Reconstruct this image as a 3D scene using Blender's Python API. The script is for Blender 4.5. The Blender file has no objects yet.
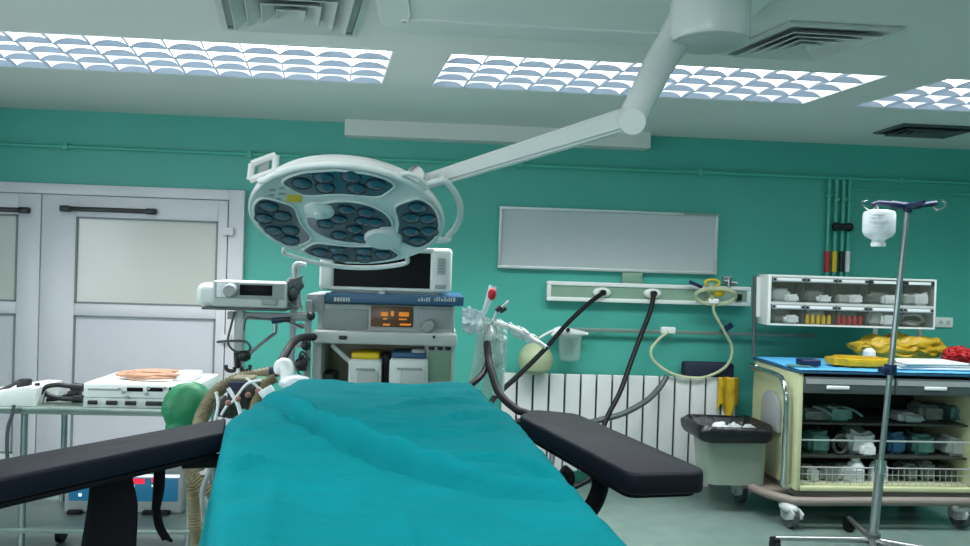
import bpy, bmesh, math, random
from mathutils import Vector, Matrix, noise
random.seed(7)
V = Vector
PI = math.pi
scn = bpy.context.scene
COL = scn.collection

# ------------------------------------------------------------------ camera
F_PX, CX, CY = 750.0, 485.0, 273.0
CAM = V((0, 0, 1.6))
yaw, pitch, roll = map(math.radians, (3.8, -0.5, 1.8))
fw = V((math.sin(yaw) * math.cos(pitch), math.cos(yaw) * math.cos(pitch), math.sin(pitch)))
rt = V((math.cos(yaw), -math.sin(yaw), 0))
up = rt.cross(fw)
RR = math.cos(roll) * rt + math.sin(roll) * up
UU = -math.sin(roll) * rt + math.cos(roll) * up
cd = bpy.data.cameras.new('camera')
cam = bpy.data.objects.new('camera', cd)
COL.objects.link(cam)
cd.sensor_width = 36
cd.lens = F_PX * 36 / 970
cd.clip_start = 0.02
cam.matrix_world = Matrix(((RR.x, UU.x, -fw.x, CAM.x), (RR.y, UU.y, -fw.y, CAM.y), (RR.z, UU.z, -fw.z, CAM.z), (0, 0, 0, 1)))
scn.camera = cam


def at(px, py, Y=None, Z=None, X=None):
    """survey of the room: the point of the photograph's sight line that lies on one plane of the room"""
    d = fw + RR * ((px - CX) / F_PX) - UU * ((py - CY) / F_PX)
    if Y is not None:
        t = Y / d.y
    elif Z is not None:
        t = (Z - CAM.z) / d.z
    else:
        t = X / d.x
    return CAM + d * t


def rect(px0, py0, px1, py1, Y):
    cx, cy = (px0 + px1) / 2, (py0 + py1) / 2
    return at(px0, cy, Y=Y).x, at(px1, cy, Y=Y).x, at(cx, py1, Y=Y).z, at(cx, py0, Y=Y).z


# ------------------------------------------------------------------ materials
def lin(c):
    return tuple(((v / 255) / 12.92 if v <= 10 else (((v / 255) + 0.055) / 1.055) ** 2.4) for v in c)


def mat(name, rgb, rough=0.5, metal=0.0, var=0.06, vscale=6.0, bump=0.0, bscale=60.0, coat=0.0, spec=0.5):
    m = bpy.data.materials.new(name)
    m.use_nodes = True
    nt = m.node_tree
    b = nt.nodes['Principled BSDF']
    c = lin(rgb)
    b.inputs['Roughness'].default_value = rough
    b.inputs['Metallic'].default_value = metal
    b.inputs['Coat Weight'].default_value = coat
    b.inputs['Specular IOR Level'].default_value = spec
    tc = nt.nodes.new('ShaderNodeTexCoord')
    n = nt.nodes.new('ShaderNodeTexNoise')
    n.inputs['Scale'].default_value = vscale
    n.inputs['Detail'].default_value = 4
    nt.links.new(tc.outputs['Object'], n.inputs['Vector'])
    r = nt.nodes.new('ShaderNodeValToRGB')
    r.color_ramp.elements[0].position = 0.3
    r.color_ramp.elements[1].position = 0.7
    r.color_ramp.elements[0].color = (*[max(0, v * (1 - var)) for v in c], 1)
    r.color_ramp.elements[1].color = (*[min(1, v * (1 + var)) for v in c], 1)
    nt.links.new(n.outputs['Fac'], r.inputs['Fac'])
    nt.links.new(r.outputs['Color'], b.inputs['Base Color'])
    if bump:
        n2 = nt.nodes.new('ShaderNodeTexNoise')
        n2.inputs['Scale'].default_value = bscale
        n2.inputs['Detail'].default_value = 5
        nt.links.new(tc.outputs['Object'], n2.inputs['Vector'])
        bp = nt.nodes.new('ShaderNodeBump')
        bp.inputs['Strength'].default_value = bump
        bp.inputs['Distance'].default_value = 0.01
        nt.links.new(n2.outputs['Fac'], bp.inputs['Height'])
        nt.links.new(bp.outputs['Normal'], b.inputs['Normal'])
    return m


def clear(name, rgb, opacity=0.3, rough=0.15):
    m = bpy.data.materials.new(name)
    m.use_nodes = True
    nt = m.node_tree
    b = nt.nodes['Principled BSDF']
    b.inputs['Base Color'].default_value = (*lin(rgb), 1)
    b.inputs['Roughness'].default_value = rough
    tr = nt.nodes.new('ShaderNodeBsdfTransparent')
    mx = nt.nodes.new('ShaderNodeMixShader')
    lw = nt.nodes.new('ShaderNodeLayerWeight')
    lw.inputs['Blend'].default_value = 0.35
    ma = nt.nodes.new('ShaderNodeMath')
    ma.operation = 'MULTIPLY_ADD'
    nt.links.new(lw.outputs['Facing'], ma.inputs[0])
    ma.inputs[1].default_value = 0.55
    ma.inputs[2].default_value = opacity
    ma.use_clamp = True
    nt.links.new(ma.outputs[0], mx.inputs['Fac'])
    nt.links.new(tr.outputs[0], mx.inputs[1])
    nt.links.new(b.outputs[0], mx.inputs[2])
    nt.links.new(mx.outputs[0], nt.nodes['Material Output'].inputs['Surface'])
    return m


def glow(name, rgb, strength):
    m = bpy.data.materials.new(name)
    m.use_nodes = True
    nt = m.node_tree
    b = nt.nodes['Principled BSDF']
    b.inputs['Base Color'].default_value = (*lin(rgb), 1)
    b.inputs['Emission Color'].default_value = (*lin(rgb), 1)
    b.inputs['Emission Strength'].default_value = strength
    return m


M = dict(
    wall=mat('green wall paint', (72, 165, 152), 0.42, var=0.04, vscale=1.5, bump=0.03, bscale=40),
    pipe=mat('green pipe paint', (74, 172, 152), 0.35),
    ceiling=mat('ceiling paint', (212, 214, 211), 0.7, var=0.02, vscale=1.2),
    floor=mat('pale green vinyl', (106, 127, 121), 0.28, var=0.10, vscale=9, bump=0.01),
    door=mat('white door laminate', (208, 206, 212), 0.35, var=0.02),
    dpanel=mat('door infill panel', (202, 199, 207), 0.4, var=0.02),
    glass=mat('frosted door pane', (200, 198, 192), 0.2, var=0.05, vscale=1.2),
    gasket=mat('grey gasket', (120, 130, 132), 0.6),
    black=mat('black plastic', (18, 19, 22), 0.4),
    rubber=mat('black rubber', (11, 12, 15), 0.5, spec=0.25),
    pad=mat('black vinyl pad', (24, 23, 34), 0.5, var=0.08, vscale=14, bump=0.08, bscale=200, spec=0.2),
    padside=mat('black pad side', (14, 13, 18), 0.7, spec=0.2),
    web=mat('black webbing', (10, 10, 14), 0.85, spec=0.2),
    white=mat('white plastic', (222, 226, 224), 0.3, var=0.02),
    lampw=mat('white lamp enamel', (226, 226, 224), 0.25, var=0.02),
    cream=mat('cream enamel', (190, 195, 156), 0.35, var=0.03),
    grey=mat('grey plastic', (150, 156, 158), 0.45),
    lgrey=mat('light grey enamel', (186, 192, 190), 0.4),
    dgrey=mat('dark grey metal', (74, 82, 84), 0.45),
    steel=mat('brushed steel', (168, 172, 174), 0.28, metal=0.9),
    chrome=mat('chrome', (200, 205, 205), 0.12, metal=1.0),
    steelp=mat('satin steel shelf', (140, 156, 148), 0.35, metal=0.6),
    drape=mat('turquoise surgical cloth', (1, 121, 129), 0.8, var=0.06, vscale=5, bump=0.5, bscale=16, spec=0.08),
    lens=mat('dark blue lens glass', (50, 80, 98), 0.2, var=0.15, vscale=30, coat=0.5),
    lensr=mat('blue lens reflector', (58, 92, 112), 0.22, metal=0.2, coat=0.4),
    lensd=mat('dark lens rim', (26, 44, 58), 0.3),
    yellow=mat('yellow plastic', (226, 190, 24), 0.45),
    ycloth=mat('yellow bag film', (190, 156, 30), 0.4, var=0.12, vscale=20, bump=0.4, bscale=22),
    red=mat('red plastic', (190, 34, 40), 0.45),
    rcloth=mat('red bag film', (176, 26, 34), 0.4, bump=0.4, bscale=22),
    blue=mat('blue enamel', (46, 88, 122), 0.4),
    bsheet=mat('blue cover sheet', (84, 168, 218), 0.6, var=0.08, vscale=12, bump=0.2, bscale=30),
    navy=mat('navy plastic', (18, 34, 70), 0.4),
    bdark=mat('navy cloth', (24, 32, 56), 0.8),
    gcloth=mat('green rubber bag', (18, 118, 76), 0.5, var=0.12, vscale=18, bump=0.3, bscale=40),
    tan=mat('tan corrugated rubber', (122, 114, 86), 0.6, var=0.12, vscale=20),
    brown=mat('brown leather cable', (172, 128, 104), 0.6, var=0.15, vscale=30),
    pink=mat('dull pink plastic', (146, 100, 88), 0.5),
    beige=mat('beige interior', (168, 162, 140), 0.5),
    paper=mat('white paper', (226, 230, 232), 0.7, var=0.03),
    ivory=mat('ivory rubber', (152, 166, 132), 0.5),
    panelw=mat('white ceiling panel', (222, 222, 220), 0.35, var=0.02),
    cavity=mat('dim drawer back', (104, 100, 84), 0.6),
    fillglow=glow('added fill glow', (236, 243, 252), 6.0),  # glow of the added windows, brightens the room from out of view
    rad=mat('radiator enamel', (202, 206, 206), 0.35, var=0.02),
    radd=mat('radiator painted gap shade', (96, 100, 100), 0.6),
    bagfilm=mat('black bag film', (14, 14, 22), 0.3, bump=0.8, bscale=30),
    board=mat('whiteboard surface', (184, 190, 194), 0.25, var=0.02),
    alu=mat('aluminium trim', (196, 204, 204), 0.35, metal=0.4),
    channel=mat('sage panel', (128, 158, 138), 0.45),
    screen=mat('dark screen', (8, 9, 12), 0.4, spec=0.12),
    louver=mat('louvre aluminium', (108, 124, 140), 0.5),
    hous=mat('luminaire housing', (225, 228, 230), 0.5),
    bframe=mat('taupe bumper', (128, 118, 112), 0.45),
    teal=mat('teal packet', (78, 122, 114), 0.5, var=0.2, vscale=30, bump=0.3, bscale=40),
    gpack=mat('grey packet', (104, 114, 110), 0.5, var=0.2, vscale=30, bump=0.3, bscale=40),
    wpack=mat('white packet', (168, 178, 174), 0.5, var=0.08, vscale=30, bump=0.3, bscale=40),
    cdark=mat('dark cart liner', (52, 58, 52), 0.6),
    clearp=clear('clear plastic', (214, 224, 222), 0.22),
    clearv=clear('thin clear vessel', (190, 210, 204), 0.10),
    clearf=clear('clear drawer front', (120, 126, 118), 0.05, 0.1),
    cleart=clear('clear tubing', (206, 214, 176), 0.5),
    cleart2=clear('clear corrugated tube', (206, 218, 214), 0.35),
    milky=clear('milky plastic', (226, 234, 240), 0.52),
    milkyb=clear('milky bin plastic', (150, 164, 152), 0.8),
    tube=glow('fluorescent diffuser', (244, 249, 250), 3.2),
    amber=glow('amber display', (226, 130, 30), 0.4),
    amberd=mat('amber display glass', (96, 64, 32), 0.3),
    cyan=glow('blue lit panel', (24, 100, 136), 0.3),
    redled=glow('red digits', (230, 30, 60), 0.8),
    whled=glow('white lit strip', (220, 230, 240), 0.9),
)


# ------------------------------------------------------------------ mesh builder
class MB:
    def __init__(s):
        s.bm = bmesh.new()
        s.mi = 0

    def _fin(s):
        for f in s.bm.faces:
            if not f.tag:
                f.material_index = s.mi
                f.tag = True

    def use(s, i):
        s.mi = i
        return s

    def obox(s, c, ex, ey, ez, bev=0.0, seg=2):
        c, ex, ey, ez = V(c), V(ex), V(ey), V(ez)
        r = bmesh.ops.create_cube(s.bm, size=2)
        for v in r['verts']:
            v.co = c + ex * v.co.x + ey * v.co.y + ez * v.co.z
        if bev > 0:
            es = list({e for v in r['verts'] for e in v.link_edges})
            bmesh.ops.bevel(s.bm, geom=es, offset=bev, segments=seg, affect='EDGES', profile=0.5)
        s._fin()
        return s

    def box(s, x0, x1, y0, y1, z0, z1, bev=0.0, seg=2):
        return s.obox(((x0 + x1) / 2, (y0 + y1) / 2, (z0 + z1) / 2), ((x1 - x0) / 2, 0, 0), (0, (y1 - y0) / 2, 0), (0, 0, (z1 - z0) / 2), bev, seg)

    def tube(s, pts, r, seg=10, closed=False, caps=True):
        pts = [V(p) for p in pts]
        n = len(pts)
        rs = r if isinstance(r, (list, tuple)) else [r] * n
        tang = []
        for i in range(n):
            if closed:
                t = pts[(i + 1) % n] - pts[i - 1]
            else:
                t = pts[min(i + 1, n - 1)] - pts[max(i - 1, 0)]
            tang.append(t.normalized() if t.length > 1e-9 else V((0, 0, 1)))
        a = tang[0].orthogonal().normalized()
        rings = []
        for i in range(n):
            t = tang[i]
            a = (a - t * a.dot(t))
            a = a.normalized() if a.length > 1e-6 else t.orthogonal().normalized()
            b = t.cross(a)
            rings.append([s.bm.verts.new(pts[i] + (a * math.cos(2 * PI * k / seg) + b * math.sin(2 * PI * k / seg)) * rs[i]) for k in range(seg)])
        for i in range(n if closed else n - 1):
            A, B = rings[i], rings[(i + 1) % n]
            for k in range(seg):
                try:
                    s.bm.faces.new((A[k], A[(k + 1) % seg], B[(k + 1) % seg], B[k]))
                except ValueError:
                    pass
        if caps and not closed:
            s.bm.faces.new(rings[0][::-1])
            s.bm.faces.new(rings[-1])
        s._fin()
        return s

    def cyl(s, p0, p1, r0, r1=None, seg=20):
        return s.tube([p0, p1], [r0, r0 if r1 is None else r1], seg)

    def lathe(s, prof, o, axis, seg=32, sx=1.0, xdir=None):
        o, ax = V(o), V(axis).normalized()
        a = V(xdir).normalized() if xdir is not None else ax.orthogonal().normalized()
        b = ax.cross(a)
        rings = []
        for r, h in prof:
            if r < 1e-6:
                rings.append([s.bm.verts.new(o + ax * h)])
            else:
                rings.append([s.bm.verts.new(o + ax * h + (a * math.cos(2 * PI * k / seg) * sx + b * math.sin(2 * PI * k / seg)) * r) for k in range(seg)])
        for A, B in zip(rings, rings[1:]):
            for k in range(seg):
                j = (k + 1) % seg
                if len(A) == 1 and len(B) == 1:
                    continue
                if len(A) == 1:
                    s.bm.faces.new((A[0], B[j], B[k]))
                elif len(B) == 1:
                    s.bm.faces.new((A[k], A[j], B[0]))
                else:
                    s.bm.faces.new((A[k], A[j], B[j], B[k]))
        if len(rings[0]) > 1:
            s.bm.faces.new(rings[0][::-1])
        if len(rings[-1]) > 1:
            s.bm.faces.new(rings[-1])
        s._fin()
        return s

    def prism(s, poly, vec, bev=0.0, seg=2):
        vec = V(vec)
        A = [s.bm.verts.new(V(p)) for p in poly]
        B = [s.bm.verts.new(V(p) + vec) for p in poly]
        n = len(A)
        fs = [s.bm.faces.new(A), s.bm.faces.new(B[::-1])]
        for k in range(n):
            fs.append(s.bm.faces.new((A[(k + 1) % n], A[k], B[k], B[(k + 1) % n])))
        bmesh.ops.recalc_face_normals(s.bm, faces=fs)
        if bev > 0:
            es = list(fs[0].edges) + list(fs[1].edges)
            bmesh.ops.bevel(s.bm, geom=es, offset=bev, segments=seg, affect='EDGES', profile=0.5)
        s._fin()
        return s

    def ball(s, c, r, rot=None, nz=0.0, seg=20, nscale=6.0):
        res = bmesh.ops.create_uvsphere(s.bm, u_segments=seg, v_segments=max(8, seg // 2 + 2), radius=1)
        r = V(r) if not isinstance(r, (int, float)) else V((r, r, r))
        for v in res['verts']:
            p = V((v.co.x * r.x, v.co.y * r.y, v.co.z * r.z))
            if nz:
                p *= 1 + nz * noise.noise(V(c) * 7 + v.co * nscale * 0.5)
            if rot is not None:
                p = rot @ p
            v.co = p + V(c)
        s._fin()
        return s

    def grid(s, fn, nu, nv, thick=None):
        g = [[s.bm.verts.new(fn(i / nu, j / nv)) for j in range(nv + 1)] for i in range(nu + 1)]
        for i in range(nu):
            for j in range(nv):
                s.bm.faces.new((g[i][j], g[i + 1][j], g[i + 1][j + 1], g[i][j + 1]))
        s._fin()
        return s

    def build(s, name, mats, parent=None, label=None, sharp=38, solid=0.0, center=False):
        bm = s.bm
        bmesh.ops.recalc_face_normals(bm, faces=bm.faces) if not solid else None
        lo = V((min(v.co.x for v in bm.verts), min(v.co.y for v in bm.verts), min(v.co.z for v in bm.verts)))
        hi = V((max(v.co.x for v in bm.verts), max(v.co.y for v in bm.verts), max(v.co.z for v in bm.verts)))
        o = V(((lo.x + hi.x) / 2, (lo.y + hi.y) / 2, lo.z))
        for v in bm.verts:
            v.co -= o
        ang = math.radians(sharp)
        for f in bm.faces:
            f.smooth = True
        for e in bm.edges:
            if len(e.link_faces) == 2 and e.calc_face_angle(0) > ang:
                e.smooth = False
        me = bpy.data.meshes.new(name)
        bm.to_mesh(me)
        bm.free()
        for m in (mats if isinstance(mats, (list, tuple)) else [mats]):
            me.materials.append(M[m] if isinstance(m, str) else m)
        ob = bpy.data.objects.new(name, me)
        COL.objects.link(ob)
        if solid:
            md = ob.modifiers.new('thickness', 'SOLIDIFY')
            md.thickness = solid
            md.offset = -1
        WPOS[ob] = o
        if parent is not None:
            ob.parent = parent
            ob.location = o - WPOS[parent]
        else:
            ob.location = o
        if label:
            ob['label'] = label
        return ob


WPOS = {}


def thing(name, label, cat, loc, group=None):
    o = bpy.data.objects.new(name, None)
    o.empty_display_size = 0.1
    COL.objects.link(o)
    o.location = loc
    WPOS[o] = V(loc)
    o['label'] = label
    o['category'] = cat
    if group:
        o['group'] = group
    return o


def tag(o, label, cat, group=None):
    o['label'] = label
    o['category'] = cat
    if group:
        o['group'] = group
    return o


def struct(o):
    o['kind'] = 'structure'
    return o


KIDS = {}


def dup(root, shift, label=None):
    """copy of a thing with copies of its parts and their sub-parts"""
    kids = {}
    for ob in COL.objects:
        if ob.parent is not None:
            kids.setdefault(ob.parent, []).append(ob)

    def rec(o, par):
        c = o.copy()
        COL.objects.link(c)
        c.parent = par
        for ch in kids.get(o, []):
            rec(ch, c)
        return c
    c = rec(root, None)
    c.location = root.location + V(shift)
    if label:
        c['label'] = label
    return c


def cat(pts, n=10, closed=False):
    """Catmull-Rom through points"""
    pts = [V(p) for p in pts]
    out = []
    m = len(pts)
    rng = m if closed else m - 1
    for i in range(rng):
        if closed:
            p0, p1, p2, p3 = pts[i - 1], pts[i], pts[(i + 1) % m], pts[(i + 2) % m]
        else:
            p0, p1, p2, p3 = pts[max(i - 1, 0)], pts[i], pts[i + 1], pts[min(i + 2, m - 1)]
        for k in range(n):
            t = k / n
            out.append(0.5 * ((2 * p1) + (-p0 + p2) * t + (2 * p0 - 5 * p1 + 4 * p2 - p3) * t * t + (-p0 + 3 * p1 - 3 * p2 + p3) * t ** 3))
    if not closed:
        out.append(pts[-1])
    return out


def corr(path, r, step=0.012, amp=0.12):
    """radii of a corrugated hose, path resampled finely"""
    out, rad = [], []
    d = 0
    k = 0
    prev = path[0]
    out.append(prev)
    rad.append(r)
    for p in path[1:]:
        seg = (p - prev).length
        n = max(1, int(seg / (step / 2)))
        for i in range(1, n + 1):
            k += 1
            out.append(prev.lerp(p, i / n))
            rad.append(r * (1 + amp * (1 if k % 2 else -1)))
        prev = p
    return out, rad


# ------------------------------------------------------------------ room shell
W = 5.612
H = 2.631
XL, XR, YB = -4.0, 5.1, -2.6
struct(MB().box(XL - .1, XR + .1, YB - .1, W + .1, -0.1, 0).build('floor', 'floor'))
struct(MB().box(XL - .1, XR + .1, W, W + .1, 0, H).build('wall_back', 'wall'))
WY0, WY1, WZ0, WZ1 = .9, 3.3, .9, 2.25
struct(MB().box(XL - .1, XL, YB, WY0, 0, H).box(XL - .1, XL, WY1, W, 0, H).box(XL - .1, XL, WY0, WY1, 0, WZ0).box(XL - .1, XL, WY0, WY1, WZ1, H).build('wall_left', 'wall'))
struct(MB().box(XR, XR + .1, YB, W, 0, H).build('wall_right', 'wall'))
RX0, RX1 = -3.2, -.6
struct(MB().box(XL - .1, RX0, YB - .1, YB, 0, H).box(RX1, XR + .1, YB - .1, YB, 0, H).box(RX0, RX1, YB - .1, YB, 0, WZ0).box(RX0, RX1, YB - .1, YB, WZ1, H).build('wall_rear', 'wall'))
for nm_, q_ in (('added_window_1', 0), ('added_window_2', 1)):  # unseen windows with glowing panes, added to brighten the room
    f_ = MB()
    g_ = MB()

    def wbox(b_, a0, a1, d0, d1, z0_, z1_):
        if q_ == 0:
            b_.box(XL - d1, XL - d0, a0, a1, z0_, z1_)
        else:
            b_.box(a0, a1, YB - d1, YB - d0, z0_, z1_)
    A0, A1 = (WY0, WY1) if q_ == 0 else (RX0, RX1)
    for k in range(4):
        a_ = A0 + (A1 - A0 - .06) * k / 3
        wbox(f_, a_, a_ + .06, .02, .08, WZ0, WZ1)
    wbox(f_, A0, A1, .02, .08, WZ0, WZ0 + .06)
    wbox(f_, A0, A1, .02, .08, WZ1 - .06, WZ1)
    fo_ = struct(f_.build(nm_, 'white'))
    wbox(g_, A0 + .01, A1 - .01, .05, .06, WZ0 + .01, WZ1 - .01)
    g_.build('glow_pane', 'fillglow', fo_, 'glowing panes added unseen to light the room')
FX = [(-2.50, -0.29), (-.01, 2.21), (2.52, 4.73)]
SKEW = -.15   # the luminaires stand slightly askew to the wall
FY = [(-1.75, -1.05), (0.95, 1.65), (3.66, 4.36)]  # first two rows are unseen lights added for brightness
b = MB()
ys = [YB - .1]
for y0, y1 in FY:
    b.box(XL - .1, XR + .1, ys[-1], y0, H, H + .14)
    xs = [XL - .1] + [v for f in FX for v in f] + [XR + .1]
    for k in range(0, len(xs), 2):
        s0 = 0 if k == 0 else SKEW
        s1 = 0 if k == len(xs) - 2 else SKEW
        h_ = (y1 - y0) / 2
        P_ = [V((xs[k] - s0 * h_, y0, H)), V((xs[k + 1] - s1 * h_, y0, H)), V((xs[k + 1] + s1 * h_, y1, H)), V((xs[k] + s0 * h_, y1, H))]
        b.prism(P_, (0, 0, .14))
    ys.append(y1)
b.box(XL - .1, XR + .1, ys[-1], W + .1, H, H + .14)
struct(b.build('ceiling', 'ceiling'))
# boxed-in duct where wall and ceiling meet
sx0, sx1 = at(345, 130, Y=W - .12).x, at(650, 138, Y=W - .12).x
struct(MB().box(sx0, sx1, W - .14, W, H - .115, H).build('trim_1', 'ceiling'))
struct(MB().box(at(245, 480, Y=W).x, XR, W - .012, W, 0, .1).build('baseboard_back', 'pipe'))
# raised rounded ceiling panel around the lamp mount
px0, px1, py0, py1 = -0.26, 1.2, 1.5, 3.27
pts = []
for (cx_, cy_, a0) in ((px1 - .12, py1 - .12, 0), (px0 + .12, py1 - .12, 90), (px0 + .12, py0 + .12, 180), (px1 - .12, py0 + .12, 270)):
    for k in range(7):
        a = math.radians(a0 + k * 15)
        pts.append(V((cx_ + .12 * math.cos(a), cy_ + .12 * math.sin(a), H - .035)))
t2 = MB().prism(pts, (0, 0, .035), .012, 3)
t2.tube(cat([V((p.x * .82 + .08, p.y * .82 + .4, H - .036)) for p in pts[::3]], 4, True), .006, 6, True)
struct(t2.build('trim_2', 'panelw'))

# ------------------------------------------------------------------ ceiling luminaires
def luminaire(x0, x1, y0, y1, label, group):
    T = thing('ceiling_light', label, 'ceiling light', ((x0 + x1) / 2, (y0 + y1) / 2, H - .004), group)
    d = .105

    def skew(b_):
        for v in b_.bm.verts:
            v.co.x += SKEW * (v.co.y - (y0 + y1) / 2)
        return b_
    h = MB()
    h.box(x0 + .001, x0 + .008, y0, y1, H - .003, H + d)
    h.box(x1 - .008, x1 - .001, y0, y1, H - .003, H + d)
    h.box(x0, x1, y0 + .001, y0 + .008, H - .003, H + d)
    h.box(x0, x1, y1 - .008, y1 - .001, H - .003, H + d)
    skew(h).build('housing', 'hous', T)
    skew(MB().box(x0 + .008, x1 - .008, y0 + .008, y1 - .008, H + d - .012, H + d)).build('diffuser', 'tube', T)
    lv = MB()
    nx, ny = 12, 4
    cw, ch = (x1 - x0 - .016) / nx, (y1 - y0 - .016) / ny
    for j in range(1, ny + 1):
        y = y0 + .008 + j * ch - (.004 if j == ny else 0)
        for i in range(nx):
            xa = x0 + .008 + i * cw
            P = [V((xa, y, H - .001)), V((xa + cw, y, H - .001))]
            for k in range(9):
                u = 1 - k / 8
                P.append(V((xa + cw * u, y, H + .003 + .029 * (1 - abs(2 * u - 1) ** 3))))
            lv.prism(P, (0, .004, 0))
    for i in range(1, nx):
        x = x0 + .008 + i * cw
        for j in range(ny):
            ya = y0 + .008 + j * ch
            P = [V((x, ya, H - .001)), V((x, ya + ch, H - .001))]
            for k in range(7):
                u = 1 - k / 6
                P.append(V((x, ya + ch * u, H + .003 + .012 * (1 - abs(2 * u - 1) ** 2.4))))
            lv.prism(P, (.003, 0, 0))
    skew(lv).build('louvre_grid', 'louver', T)
    return T


def tubes(x0, x1, y0, y1, power):
    ld = bpy.data.lights.new('fluorescent_tubes', 'AREA')
    ld.shape = 'RECTANGLE'
    ld.size = x1 - x0 - .16
    ld.size_y = y1 - y0 - .05
    ld.energy = power
    ld.spread = math.radians(128)
    ld.color = (.97, 1.0, .99)
    lo_ = bpy.data.objects.new('fluorescent_tubes', ld)
    COL.objects.link(lo_)
    lo_.location = ((x0 + x1) / 2, (y0 + y1) / 2, H - .005)


for fy in FY:
    for i, fx in enumerate(FX):
        tubes(*fx, *fy, (24, 23, 15)[i] * (.6, .6, 1.9)[FY.index(fy)])


GL = 'recessed louvred ceiling lights'
L0 = luminaire(*FX[1], *FY[2], 'long louvred ceiling light behind the lamp arm, middle of the row', GL)
dup(L0, (FX[0][0] - FX[1][0], 0, 0), 'long louvred ceiling light left of the middle one, above the double door')
dup(L0, (FX[2][0] - FX[1][0], 0, 0), 'louvred ceiling light cut by the right edge, above the drip stand')
for j in (0, 1):  # extra rows out of view, added to raise the light level
    for i in range(3):
        c = dup(L0, (FX[i][0] - FX[1][0], FY[j][0] - FY[2][0], 0))
        c['label'] = 'louvred ceiling light of the rows added out of view for brightness'


def vent(cx_, cy_, sx_, sy_, label, n=5, mt='lgrey', sk=0.0):
    T = thing('ceiling_vent', label, 'vent', (cx_, cy_, H - .036))
    f = MB()
    for k in range(n):
        t = 1 - k / n
        hx, hy = sx_ / 2 * t, sy_ / 2 * t
        e = .9 / n
        rings = []
        if k == 0:
            prof = [(0, -.002), (0, -.014), (.028, -.016), (.028, -.002)]
        else:
            prof = [(.0, -.030), (.004, -.033), (.052, -.003), (.046, -.002)]
        for d_, z_ in prof:
            rings.append([f.bm.verts.new((cx_ + (hx - d_) * sx2, cy_ + (hy - d_) * sy2, H + z_)) for sx2, sy2 in ((1, 1), (-1, 1), (-1, -1), (1, -1))])
        for i in range(4):
            A, B = rings[i], rings[(i + 1) % 4]
            for j in range(4):
                f.bm.faces.new((A[j], A[(j + 1) % 4], B[(j + 1) % 4], B[j]))
        f._fin()
    k_ = MB().box(cx_ - sx_ * .49, cx_ + sx_ * .49, cy_ - sy_ * .49, cy_ + sy_ * .49, H - .0018, H)
    for b_ in (f, k_):
        for v in b_.bm.verts:
            v.co.x += sk * (v.co.y - cy_)
    f.build('slat_frame', mt, T)
    k_.build('backing', 'dgrey' if mt == 'dgrey' else 'grey', T)


vent(1.58, 3.19, .48, .48, 'square slatted ceiling vent right of the lamp column', sk=-.25)
vent(-.62, 3.12, .60, .62, 'square slatted ceiling vent above the round lamp head, cut by the top edge', sk=-.2)
vent(3.32, 4.93, .55, .34, 'dark ceiling vent at the right edge behind the drip stand', mt='dgrey')

# ------------------------------------------------------------------ double door
dx0, dx1 = -4.0, at(244, 230, Y=W - .04).x
ztop = at(120, 186, Y=W - .04).z
fr = MB()
fr.box(dx1 - .11, dx1, W - .05, W, 0, ztop, .004)
fr.box(dx0, dx1 - .11, W - .05, W, ztop - .075, ztop, .004)
struct(fr.build('trim_3', 'door'))
gapx = at(41, 280, Y=W - .04).x


def leaf(name, x0, x1, pane, panel, closer, hinges):
    z1 = ztop - .08
    yf = W - .06
    b = MB()
    # stiles and rails around the pane and the infill panel
    pxa, pxb, pza, pzb = pane
    qxa, qxb, qza, qzb = panel
    b.box(x0, pxa, yf, W - .015, .02, z1, .004)
    b.box(pxb, x1, yf, W - .015, .02, z1, .004)
    b.box(pxa, pxb, yf, W - .015, pzb, z1, .004)
    b.box(pxa, pxb, yf, W - .015, qzb, pza, .004)
    b.box(pxa, pxb, yf, W - .015, .02, qza, .004)
    d = struct(b.build(name, 'door'))
    MB().box(pxa - .005, pxb + .005, yf + .012, yf + .02, pza - .005, pzb + .005).build('pane', 'glass', d, 'frosted glass pane')
    MB().box(pxa - .005, pxb + .005, yf + .010, yf + .03, qza - .005, qzb + .005).build('infill_panel', 'dpanel', d)
    g = MB()
    for (a0, a1, c0, c1) in ((pxa, pxb, pza, pzb), (pxa, pxb, qza, qzb)):
        g.box(a0, a1, yf - .003, yf + .012, c1 - .012, c1)
        g.box(a0, a1, yf - .003, yf + .012, c0, c0 + .012)
        g.box(a0, a0 + .012, yf - .003, yf + .012, c0, c1)
        g.box(a1 - .012, a1, yf - .003, yf + .012, c0, c1)
    g.build('gasket', 'gasket', d)
    if closer:
        c0, c1, cz = closer
        cl = MB().box(c0, c1, yf - .045, yf, cz - .016, cz + .016, .008)
        cl.box(c0 - .02, c0 + .05, yf - .05, yf, cz - .022, cz + .022, .01)
        cl.box(c1 - .05, c1 + .02, yf - .05, yf, cz - .022, cz + .022, .01)
        cl.build('door_closer', 'black', d, 'black door closer bar')
    for hz in hinges:
        MB().box(x1 - .02, x1 + .05, yf - .025, yf - .001, hz - .03, hz + .03, .006).build('hinge', 'door', d)
    return d


p = rect(75, 219, 217, 305, W - .06)
q = rect(72, 317, 214, 430, W - .06)
cl = rect(63, 206, 153, 214, W - .09)
px_a, px_b = p[0], p[1]
leaf('door_2', gapx + .004, dx1 - .115, (px_a, px_b, p[2], p[3]), (px_a, px_b, .16, q[3]), (cl[0], cl[1], (cl[2] + cl[3]) / 2),
     [at(238, 232, Y=W).z, at(236, 338, Y=W).z, .3])
lw_ = (dx1 - .115) - gapx
m1 = at(17, 260, Y=W - .06).x
clb = rect(-45, 205, 26, 213, W - .09)
leaf('door_1', gapx - 1.1, gapx - .004, (m1 - .75, m1, p[2], p[3]), (m1 - .75, m1, .16, q[3]), (clb[0], clb[1], (clb[2] + clb[3]) / 2), [])

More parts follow.
